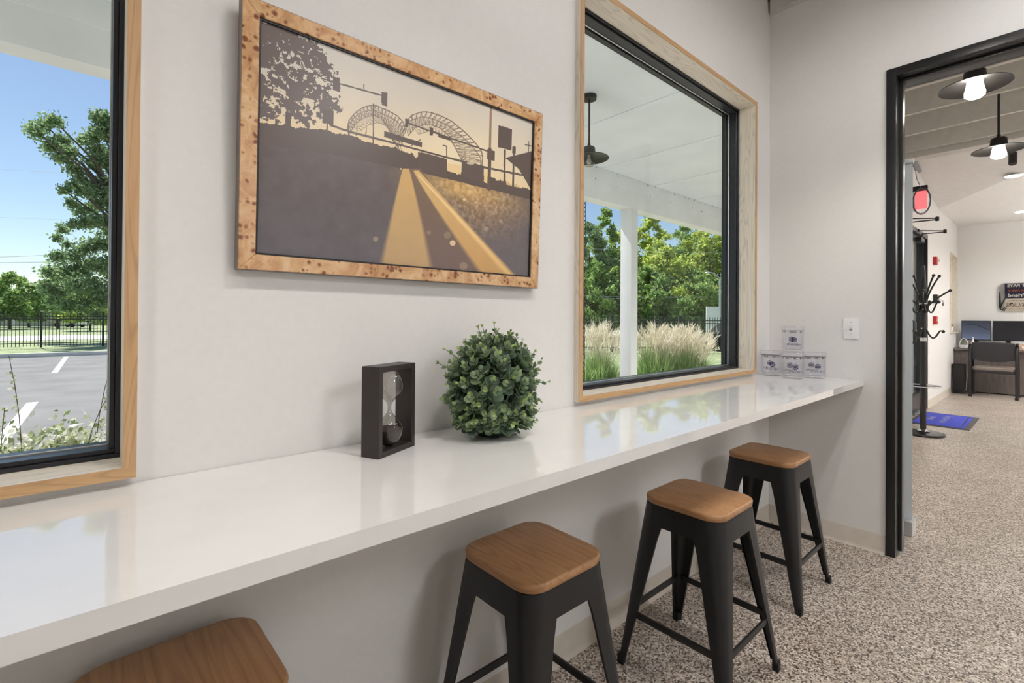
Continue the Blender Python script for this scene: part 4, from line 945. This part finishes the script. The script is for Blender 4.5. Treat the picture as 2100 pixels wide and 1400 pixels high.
# porch roof: soffit panels, fascia beam, column, lamp, rain chain
ZS = 3.2; YB = 3.93
t = thing('porch_soffit', 'white panelled porch soffit outside the windows', 'soffit', (4.0, 2.6, ZS)); t['kind'] = 'structure'
sx = 3.83 - 1.215 * 8; pan = MB().box(0.004, 1.207, 0, YB - W - 0.23, 0, 0.02).build('soffit_panel', M['soffit'], t)
pan.location = (sx - 4.0, W + 0.23 - 2.6, 0)
for i in range(1, 18):
    inst(pan, t, (sx + 1.215 * i - 4.0, W + 0.23 - 2.6, 0), name='soffit_panel')
for i in range(0, 19):
    b = MB().box(-0.03, 0.03, W + 0.24 - 2.6, YB - 2.6, -0.006, 0.0).build('seam_batten', M['soffit'], t) if i == 0 else inst(bt, t)
    if i == 0: bt = b
    b.location = (sx + 1.215 * i - 4.0, 0, 0)
MB().box(sx - 4.0, sx + 22 - 4.0, W + 0.0 - 2.6, YB + 0.5 - 2.6, 0.021, 0.5).build('roof_deck', M['seam'], t)
t = thing('porch_beam', 'white metal clad porch beam carried by the column', 'beam', (4.0, YB, 2.78)); t['kind'] = 'structure'
MB().box(sx - 4, sx + 18, 0.0, 0.18, 0.0, ZS - 2.78).build('core', M['white_metal'], t, bevel=0.004)
MB().box(sx - 4, sx + 18, -0.006, 0.0, 0.24, ZS - 2.782).build('upper_flashing', M['white_metal'], t, bevel=0.001)
MB().box(sx - 4, sx + 18, 0.18, 0.5, 0.25, 0.55).build('gutter_fascia', M['white_metal'], t)
R = random.Random(11); sd = MB()
for i in range(150): sd.ball((sx - 4 + 18 * R.random() + 4, -0.008, 0.25 + 0.02 * R.random() if R.random() < .5 else .38 + .03 * R.random()), R.uniform(.004, .009), 6)
sd.build('rivets', plain('dark_rivet', (110, 114, 116), 0.6), t)['kind'] = 'stuff'
t = thing('porch_column', 'square white porch column outside the right window', 'column', (5.75, 4.02, G + 0.02))
MB().box(-0.078, 0.078, -0.09, 0.09, 0.0, 2.78 - G - 0.02).build('shaft', M['white_metal'], t, bevel=0.003); MB().box(-0.1, 0.1, -0.088, 0.11, 0, 0.03).build('base_plate', M['white_metal'], t)
pp = make_pendant(False, 0.62); pp.location = (3.30, 2.73, ZS - 0.62); pp['label'] = 'unlit disc-shade pendant hanging from the porch soffit'; pp['group'] = 'porch lamp'
t = thing('rain_chain', 'black rain chain hanging at the left edge of the right window', 'chain', (5.02, 4.22, 0.0))
lk = []
for k in range(16):
    a = 2 * PI * k / 15; lk.append((0.014 * math.cos(a), 0, 0.024 * math.sin(a) + (0.012 if math.sin(a) > 0 else -0.012)))
lo = MB().tube(lk, 0.0045, 6).build('chain_link', M['iron'], t, smooth=60); z = 3.0; i = 0; lo.location = (0, 0, z)
while z > 0.0:
    z -= 0.058; i += 1; inst(lo, t, (0, 0, z), (0, 0, PI / 2 * (i % 2)), name='chain_link')

# iron fences
pk = MB().box(-0.011, 0.011, -0.011, 0.011, 0.05, 1.56).add([(-.014, -.014, 1.56), (.014, -.014, 1.56), (.014, .014, 1.56), (-.014, .014, 1.56), (0, 0, 1.64)], [(0, 1, 4), (1, 2, 4), (2, 3, 4), (3, 0, 4), (3, 2, 1, 0)])
def fence(A, B, lb, post_every, spacing, px_post=0.04):
    A, B = Vector((*A, 0)), Vector((*B, 0)); L = (B - A).length; a = math.atan2(B.y - A.y, B.x - A.x)
    t = thing('iron_fence', lb, 'fence', (A.x, A.y, G), a)
    for z in (0.20, 1.32, 1.45): MB().box(0, L, -0.018, 0.018, z - 0.02, z + 0.02).build('rail', M['iron'], t)
    p0 = None; n = int(L / post_every)
    for i in range(n + 1):
        if p0 is None: p0 = MB().box(-px_post, px_post, -px_post, px_post, 0, 1.66).add([(-.05, -.05, 1.66), (.05, -.05, 1.66), (.05, .05, 1.66), (-.05, .05, 1.66), (0, 0, 1.71)], [(0, 1, 4), (1, 2, 4), (2, 3, 4), (3, 0, 4), (3, 2, 1, 0)]).build('post', M['iron'], t)
        else: inst(p0, t, (i * post_every, 0, 0), name='post')
    q0 = None; m = int(L / spacing)
    for i in range(1, m):
        if q0 is None: q0 = pk.build('picket', M['iron'], t); q0.location = (i * spacing, 0, 0)
        else: inst(q0, t, (i * spacing, 0, 0), name='picket')
fence((-8.12, 31.3), (7.2, 31.3), 'black iron picket fence behind the parking lot', 2.19, 0.122)
fence((15.6, 15.5), (25.2, 7.1), 'black iron picket fence behind the ornamental grasses', 3.1, 0.122, 0.055)

# trees: trunk, limbs and a cloud of leaves
bark = plain('grey_bark', (92, 82, 70), 0.9, vary=0.2, scale=8, bump=0.3)
GREENS = {'deep': leafy('deep_green_leaves', [(104, 134, 80), (130, 164, 92), (160, 190, 108), (184, 208, 124)], 0.6, 0.5),
          'olive': leafy('yellow_green_leaves', [(140, 166, 78), (176, 198, 92), (206, 220, 108), (228, 234, 132)], 0.6, 0.5),
          'blue': leafy('blue_green_leaves', [(108, 134, 98), (138, 164, 116), (170, 192, 140)], 0.6, 0.5)}
def foliage(blobs, n, size, seed, parent, mat):
    rs = np.random.RandomState(seed); vol = np.array([b[3] * b[4] for b in blobs]) ** 1.0; vol = vol / vol.sum(); V = []
    for b, f in zip(blobs, vol):
        k = max(6, int(n * f)); d = rs.normal(size=(k, 3)); d /= np.linalg.norm(d, axis=1)[:, None]; r = np.minimum(np.abs(rs.normal(0.55, 0.38, (k, 1))), 1.55)
        V.append(np.array(b[:3]) + d * r * np.array([b[3], b[3], b[4]]))
    P = np.concatenate(V); k = len(P); a = rs.normal(size=(k, 3)); a /= np.linalg.norm(a, axis=1)[:, None]; c = rs.normal(size=(k, 3)); bb = np.cross(a, c); bb /= np.linalg.norm(bb, axis=1)[:, None]
    s = size * rs.uniform(.6, 1.3, (k, 1)); a = a * s; bb = bb * s * .55
    v = np.stack([P - a, P + bb, P + a, P - bb], 1).reshape(-1, 3); me = bpy.data.meshes.new('foliage')
    me.vertices.add(k * 4); me.vertices.foreach_set('co', v.ravel()); me.loops.add(k * 4); me.loops.foreach_set('vertex_index', np.arange(k * 4, dtype=np.int32)); me.polygons.add(k); me.polygons.foreach_set('loop_start', np.arange(0, k * 4, 4, dtype=np.int32)); me.update(calc_edges=True)
    me.materials.append(mat); o = bpy.data.objects.new('foliage', me); COL.objects.link(o); o.parent = parent; o['kind'] = 'stuff'; return o
def tree(x, y, h, spread, tone, lb, seed, n=9000, leaf=0.28, crown0=0.25, group=None, blobs=None, nb=64):
    R = random.Random(seed); t = thing('tree', lb, 'tree', (x, y, G), 0, group); bl = []
    MB().tube([(0, 0, 0), (R.uniform(-.2, .2), 0, h * .35), (R.uniform(-.3, .3), R.uniform(-.3, .3), h * .72)], [h * .022, h * .016, h * .006], 8).build('trunk', bark, t, smooth=60)
    lm = MB()
    if blobs is None:
        for i in range(nb):
            u = i / (nb - 1); z = h * (crown0 + (0.97 - crown0) * u); prof = math.sin(PI * min(1, .18 + .82 * u)) ** .7
            a = R.uniform(0, 2 * PI); rr = spread * prof * R.uniform(.1, 1.0) ** .6; br = spread * R.uniform(.15, .29) * (1.15 - .5 * u)
            bl.append((rr * math.cos(a), rr * math.sin(a), z, br, br * R.uniform(.55, .85)))
    else: bl = blobs
    for b in bl[:22]: lm.tube([(0, 0, max(h * .12, b[2] * .62)), (b[0] * .5, b[1] * .5, b[2] * .86), (b[0], b[1], b[2])], [h * .008, h * .005, h * .002], 6)
    lm.build('limbs', bark, t, smooth=60); foliage(bl, n, leaf, seed, t, GREENS[tone]); return t
# big tree in the left window: open, reaching limb at the left, dense low crown
bx, by = 1.9, 36.0
crown = ((-4.21, 11.64, 0.36), (-3.72, 11.94, 0.44), (-3.24, 11.77, 0.44), (-3.92, 11.01, 0.4), (-3.43, 10.76, 0.44), (-2.94, 11.14, 0.44), (-3.04, 10.14, 0.36), (-2.65, 10.39, 0.4), (-2.46, 9.64, 0.44), (-2.16, 9.14, 0.4), (-1.87, 8.51, 0.4), (-1.48, 12.52, 0.44), (-1.19, 12.77, 0.4), (-1.29, 11.89, 0.5), (-1.68, 11.64, 0.44), (-2.07, 11.51, 0.36), (-1.48, 11.01, 0.48), (-1.19, 10.39, 0.5), (-1.68, 10.14, 0.44), (-2.85, 8.26, 0.32), (-2.46, 8.51, 0.36), (-2.07, 8.26, 0.4), (-1.68, 8.64, 0.4), (-2.55, 7.63, 0.32), (-2.16, 7.26, 0.36), (-1.77, 7.63, 0.4), (-1.38, 7.88, 0.44), (-3.14, 5.76, 0.28), (-2.85, 6.13, 0.32), (-2.46, 6.38, 0.32), (-2.07, 6.63, 0.36), (-1.68, 6.76, 0.44), (-1.29, 6.88, 0.48), (-2.75, 5.51, 0.28), (-1.19, 9.14, 0.48), (-3.04, 4.63, 0.44), (-2.46, 4.88, 0.48), (-1.87, 5.38, 0.52), (-1.29, 5.63, 0.52), (-3.43, 3.88, 0.44), (-2.85, 3.88, 0.52), (-2.16, 4.13, 0.56), (-1.48, 4.38, 0.56), (-3.53, 3.0, 0.48), (-2.94, 2.88, 0.56), (-2.26, 3.13, 0.6), (-1.58, 3.25, 0.6), (-1.19, 2.38, 0.52), (-2.07, 2.12, 0.56), (-2.65, 2.0, 0.48), (-1.48, 1.5, 0.4), (-3.24, 2.25, 0.4), (-0.7, 12.14, 0.8), (-0.51, 10.39, 0.9), (-0.6, 8.38, 0.9), (-0.51, 6.38, 0.9), (-0.6, 4.38, 0.9), (-0.7, 2.63, 0.9), (0.08, 11.39, 1.2), (0.27, 8.38, 1.2), (0.27, 5.38, 1.2))   # leaf clusters: along x, height, radius
R = random.Random(2); bl = [(a, R.uniform(-1.0, 1.0), z_, r_ * 1.08, r_ * 0.93) for a, z_, r_ in crown]
tree(bx, by, 13.5, 4, 'blue', 'tall tree with an open reaching limb outside the left window', 4, n=46000, leaf=0.10, blobs=bl)
for i, (x, y, h, sp, tone, lb) in enumerate(((-6.16, 74.8, 6.2, 2.6, 'deep', 'dark low tree left of the tall one in the left window'), (-5.29, 84.7, 5.4, 3.0, 'blue', 'dusky tree behind the fence at the far left'), (-2.39, 76.81, 6.0, 3.2, 'deep', 'dark tree crown under the reaching limb'),
                                              (-10.74, 89.51, 7.5, 4, 'olive', 'yellow-green tree at the left edge of the left window'), (0.32, 63.75, 5.0, 2.4, 'olive', 'bright low tree beside the right fence post of the left window'))):
    tree(x, y, h, sp, tone, lb, 30 + i, n=14000, leaf=0.15, crown0=0.22, group='trees seen through the left window')
RT_ = ((31.17, 25.84, 9.6, 2.6, 'blue', 'slim green tree at the left edge of the right window'), (35.38, 27.46, 11.8, 2.4, 'deep', 'pointed green tree left of the porch column'), (38.63, 27.26, 11.0, 3.0, 'olive', 'tree behind the porch column'), (38.62, 24.6, 11.2, 3.0, 'olive', 'yellow-green tree just right of the porch column'),
       (35.92, 21.64, 7.4, 3.4, 'olive', 'broad low yellow-green tree in the middle of the right window'), (42.81, 23.57, 10.6, 3.4, 'deep', 'tall green tree in the middle of the right window'), (40.2, 20.53, 9.6, 3.2, 'olive', 'yellow-green tree near the right edge of the right window'), (43.38, 20.39, 9.6, 3.4, 'deep', 'green tree at the right edge of the right window'),
       (30.04, 24.17, 6.0, 2.8, 'deep', 'low shady tree behind the fence, left of the column'), (33.06, 21.5, 5.6, 3.0, 'deep', 'low shady tree behind the fence, right of the column'), (35.8, 19.09, 5.4, 3.0, 'deep', 'low shady tree behind the plumes'))
for i, (x, y, h, sp, tone, lb) in enumerate(RT_):
    tree(x, y, h, sp, tone, lb, 60 + i, n=26000, leaf=0.13, crown0=0.12, group='trees seen through the right window')
# far hedge that closes the view under the crowns
hd = thing('hedge', 'dark hedge line under the trees beyond the road', 'hedge', (45.84, 28.9, G)); foliage([(r0.x * s, r0.y * s, 1.6, 1.6, 1.9) for s in [q * 1.3 for q in range(-14, 16)]], 16000, .2, 5, hd, GREENS['deep'])
hd = thing('hedge', 'dark hedge line behind the lawn in the left window', 'hedge', (-4.51, 108.02, G)); foliage([(r0.x * s, r0.y * s, 1.6, 2.2, 2.6) for s in [q * 2.2 for q in range(-9, 10)]], 9000, .3, 6, hd, GREENS['blue'])

# low house and parked things beyond the left fence
t = thing('house', 'low pale house behind the fence in the left window', 'house', (-5.64, 98.35, G), YAW - PI / 2)
MB().box(-7, 5, -2, 4, 0, 2.4).build('walls', plain('pale_siding', (206, 202, 190), 0.8, vary=.05, scale=2), t)
MB().prism([(-7.4, -2.5, 2.4), (-7.4, 4.5, 2.4), (-7.4, 1, 4.0)], (12.8, 0, 0)).build('roof', plain('grey_shingle', (96, 94, 96), 0.9, vary=.1), t)
for a in (-6, -3.2, 0.2, 2.8): MB().box(a, a + 1.1, -2.04, -1.99, 0.7, 1.9).build('house_window', M['bronze'], t)
MB().box(-1.6, -0.6, -2.05, -1.99, 0, 2.05).build('front_door', M['white_metal'], t)
t = thing('parked_van', 'white van parked by the house beyond the left fence', 'vehicle', (-1.8, 84.29, G), YAW - PI / 2)
MB().prism([(-1.0, -.8, .35), (1.9, -.8, .35), (1.9, -.8, 1.0), (1.2, -.8, 1.15), (.7, -.8, 1.75), (-1.0, -.8, 1.75)], (0, 1.6, 0)).build('body', M['white_metal'], t, bevel=.08); MB().prism([(.55, -.82, 1.15), (1.1, -.82, 1.15), (.68, -.82, 1.6), (.4, -.82, 1.6)], (0, 1.64, 0)).build('side_window', M['bronze'], t)
for a in (-.6, 1.3):
    for b in (-.8, .65): MB().lathe([(.32, 0), (.32, .15)], 16, c=(a, b, .32), up=(0, 1, 0)).build('wheel', M['rubber'], t)
# street lamp, pole, sign and car by the right edge of the right window
t = thing('street_lamp', 'curved street lamp at the right edge of the right window', 'street lamp', (33.47, 15.8, G))
al = plain('galvanised_steel', (190, 196, 196), 0.4, metal=.5)
MB().tube([(0, 0, 0), (0, 0, 4.4)], [.09, .06], 10).build('pole', al, t, smooth=60)
MB().tube([(-r0.x * s, -r0.y * s, 4.4 + 0.42 * math.sin(min(1.0, s / .7) * PI / 2)) for s in [q * .09 for q in range(9)]], .04, 8).build('arm', al, t, smooth=60); MB().ball((-r0.x * .86, -r0.y * .86, 4.82), .16, 12, (1.2, 1.2, .4)).build('lamp_head', al, t, smooth=60)
t = thing('sign_post', 'white sign on a post beyond the fence at the right', 'sign', (29.22, 14.23, G)); MB().tube([(0, 0, 0), (0, 0, 1.6)], .05, 8).build('post', al, t); MB().obox((0, 0, 1.55), r0 * .42, fw * .03, up * .75).build('panel', M['white_metal'], t, bevel=.01)
t = thing('parked_car', 'dark parked car at the right edge of the right window', 'car', (23.88, 10.93, G), YAW - PI / 2)
MB().prism([(-1.0, -.8, .25), (3, -.8, .25), (3, -.8, .7), (2.2, -.8, .8), (1.6, -.8, 1.3), (-.1, -.8, 1.3), (-.6, -.8, .85), (-1.0, -.8, .8)], (0, 1.6, 0)).build('body', M['bronze'], t, bevel=.06); MB().prism([(-.3, -.82, .85), (1.9, -.82, .85), (1.5, -.82, 1.22), (-.02, -.82, 1.22)], (0, 1.64, 0)).build('side_window', M['spacer'], t)
for a in (-.4, 2.3):
    for b in (-.82, .67): MB().lathe([(.3, 0), (.3, .15)], 16, c=(a, b, .3), up=(0, 1, 0)).build('wheel', M['rubber'], t)
# power lines
def wire(p0, p1, lb, sag=0.5, r_=0.018, col='spacer'):
    P = []
    a = Vector(p0); b = Vector(p1)
    for i in range(17):
        s = i / 16; q = a.lerp(b, s); q.z -= sag * 4 * s * (1 - s); P.append(q)
    o = MB().tube([q - a for q in P], r_, 5).build('power_line', M[col]); o.location = a; tag(o, lb, 'power line', 'power lines across the view')
wire((-16.91, 58.94, 12.34), (6.09, 38.64, 10.61), 'thin upper power line across the left window sky', .2, .008); wire((-16.91, 58.94, 8.74), (6.09, 38.64, 7.61), 'thin middle power line across the left window sky', .2, .008)
wire((-16.91, 58.94, 4.74), (6.09, 38.64, 5.97), 'bright lower power line in front of the left window trees', .2, .022); wire((-17.42, 60.73, 4.68), (6.28, 39.81, 5.33), 'dark lower power line behind the bright one', .1, .012, 'iron')
wire((22.46, 28.19, 3.13), (44.28, 8.94, 3.31), 'upper power line across the right window trees', .3, .02); wire((22.46, 28.19, 2.73), (44.28, 8.94, 3.68), 'lower power line across the right window trees', .3, .018); wire((23.08, 28.98, 7.03), (45.51, 9.18, 6.4), 'high power line across the right window trees', .3, .012)

# ornamental grasses
def grass(x, y, h, rad, seed, lb, nbl, npl, plume_h):
    t = thing('ornamental_grass', lb, 'grass clump', (x, y, G + 0.02), 0, 'plumed grasses beyond the porch'); rs = np.random.RandomState(seed)
    V, Fc, nV = [], [], 0
    for i in range(nbl):
        a = rs.uniform(0, 2 * PI); L = h * rs.uniform(.65, 1.1); lean = rs.uniform(.1, 1.0) ** 1.3 * rad; b0 = np.array([rs.normal() * rad * .2, rs.normal() * rad * .2, 0]); d = np.array([math.cos(a), math.sin(a), 0]); w = rs.uniform(.004, .009); s = np.array([-d[1], d[0], 0]) * w
        for k in range(5):
            u = k / 4; c = b0 + d * lean * u ** 1.7 + np.array([0, 0, L * (u - .38 * (lean / rad) * u ** 2.6)]); f = (1 - u) ** .6 + .02; V += [c - s * f, c + s * f]
        Fc += [(nV + 2 * k, nV + 2 * k + 1, nV + 2 * k + 3, nV + 2 * k + 2) for k in range(4)]; nV += 10
    o = MB().add(V, Fc).build('blades', GRASS, t); o['kind'] = 'stuff'
    mb = MB(); st = MB()
    for i in range(npl):
        a = rs.uniform(0, 2 * PI); lean = rs.uniform(0, .75) * rad; d = Vector((math.cos(a), math.sin(a), 0)); hh = plume_h * rs.uniform(.82, 1.08) - .25 * lean; top = d * lean + Vector((0, 0, hh)); st.tube([d * .05, d * lean * .45 + Vector((0, 0, hh * .6)), top], .0025, 3)
        dr = (d * .4 + Vector((rs.normal() * .15, rs.normal() * .15, 1))).normalized()
        for k in range(9):
            q = top + dr * (.02 * k); e = (dr + Vector((rs.normal() * .33, rs.normal() * .33, -.05 * k * rs.rand()))).normalized() * rs.uniform(.10, .17); s = e.cross(Vector((rs.normal(), rs.normal(), rs.normal()))).normalized() * .0055; mb.add([q, q + e * .5 + s, q + e, q + e * .5 - s], [(0, 1, 2, 3)])
    o = mb.build('plumes', PLUME, t); o['kind'] = 'stuff'; st.build('stalks', PLUME, t)['kind'] = 'stuff'
GRASS = leafy('grass_blade', [(104, 144, 74), (134, 172, 96), (164, 194, 122), (186, 206, 142)], 0.6, 0.45); PLUME = leafy('plume', [(216, 206, 178), (232, 224, 202), (246, 241, 228)], 0.8, 0.3)
for i, (x, y, h, rad, pl, n, q, lb) in enumerate(((6.69, 5.3, 0.95, .62, 1.16, 2400, 150, 'plumed grass clump left of the porch column'), (7.79, 4.86, 1.02, .62, 1.14, 2800, 210, 'plumed grass clump just right of the porch column'),
                                                   (8.38, 4.61, 1.02, .66, 1.12, 3000, 230, 'plumed grass clump in the middle of the right window'), (8.39, 4.55, .85, .6, 0.9, 2200, 60, 'low grass clump at the right jamb of the right window'))):
    grass(x, y, h, rad, 90 + i, lb, n, q, pl)
# flowering groundcover under the left window
t = thing('flowering_shrub', 'low flowering shrub with tall sprigs below the left window', 'shrub', (-0.35, 5.55, G + 0.02)); rs = np.random.RandomState(8)
foliage([(-1.9 + .3 * i, .1 * rs.randn(), .30 + .05 * rs.rand(), .3, .25) for i in range(14)], 9000, .03, 8, t, leafy('pale_flowering_leaf', [(128, 148, 96), (170, 180, 130), (214, 214, 186), (238, 236, 224)], .6, .3))
mb = MB(); lf = MB()
for x0, L, dx in ((-.02, .95, -.08), (-.14, .55, .02), (.42, .85, .1), (.36, .62, .16)):
    P = [Vector((x0 + dx * u ** 2, -.1, .2 + L * u)) for u in (0, .25, .5, .75, 1)]; mb.tube(P, [.005, .004, .003, .003, .002], 5)
    for k in range(26):
        u = rs.rand() ** .7; c = P[0].lerp(P[-1], u); e = Vector((rs.randn(), rs.randn(), rs.randn())).normalized() * .035; s = e.orthogonal().normalized() * .012; lf.add([c, c + e * .5 + s, c + e, c + e * .5 - s], [(0, 1, 2, 3)])
mb.build('sprig_stems', bark, t); lf.build('sprig_leaves', leafy('sprig_leaf', [(150, 166, 110), (190, 198, 150), (232, 230, 212)], .6, .3), t)['kind'] = 'stuff'
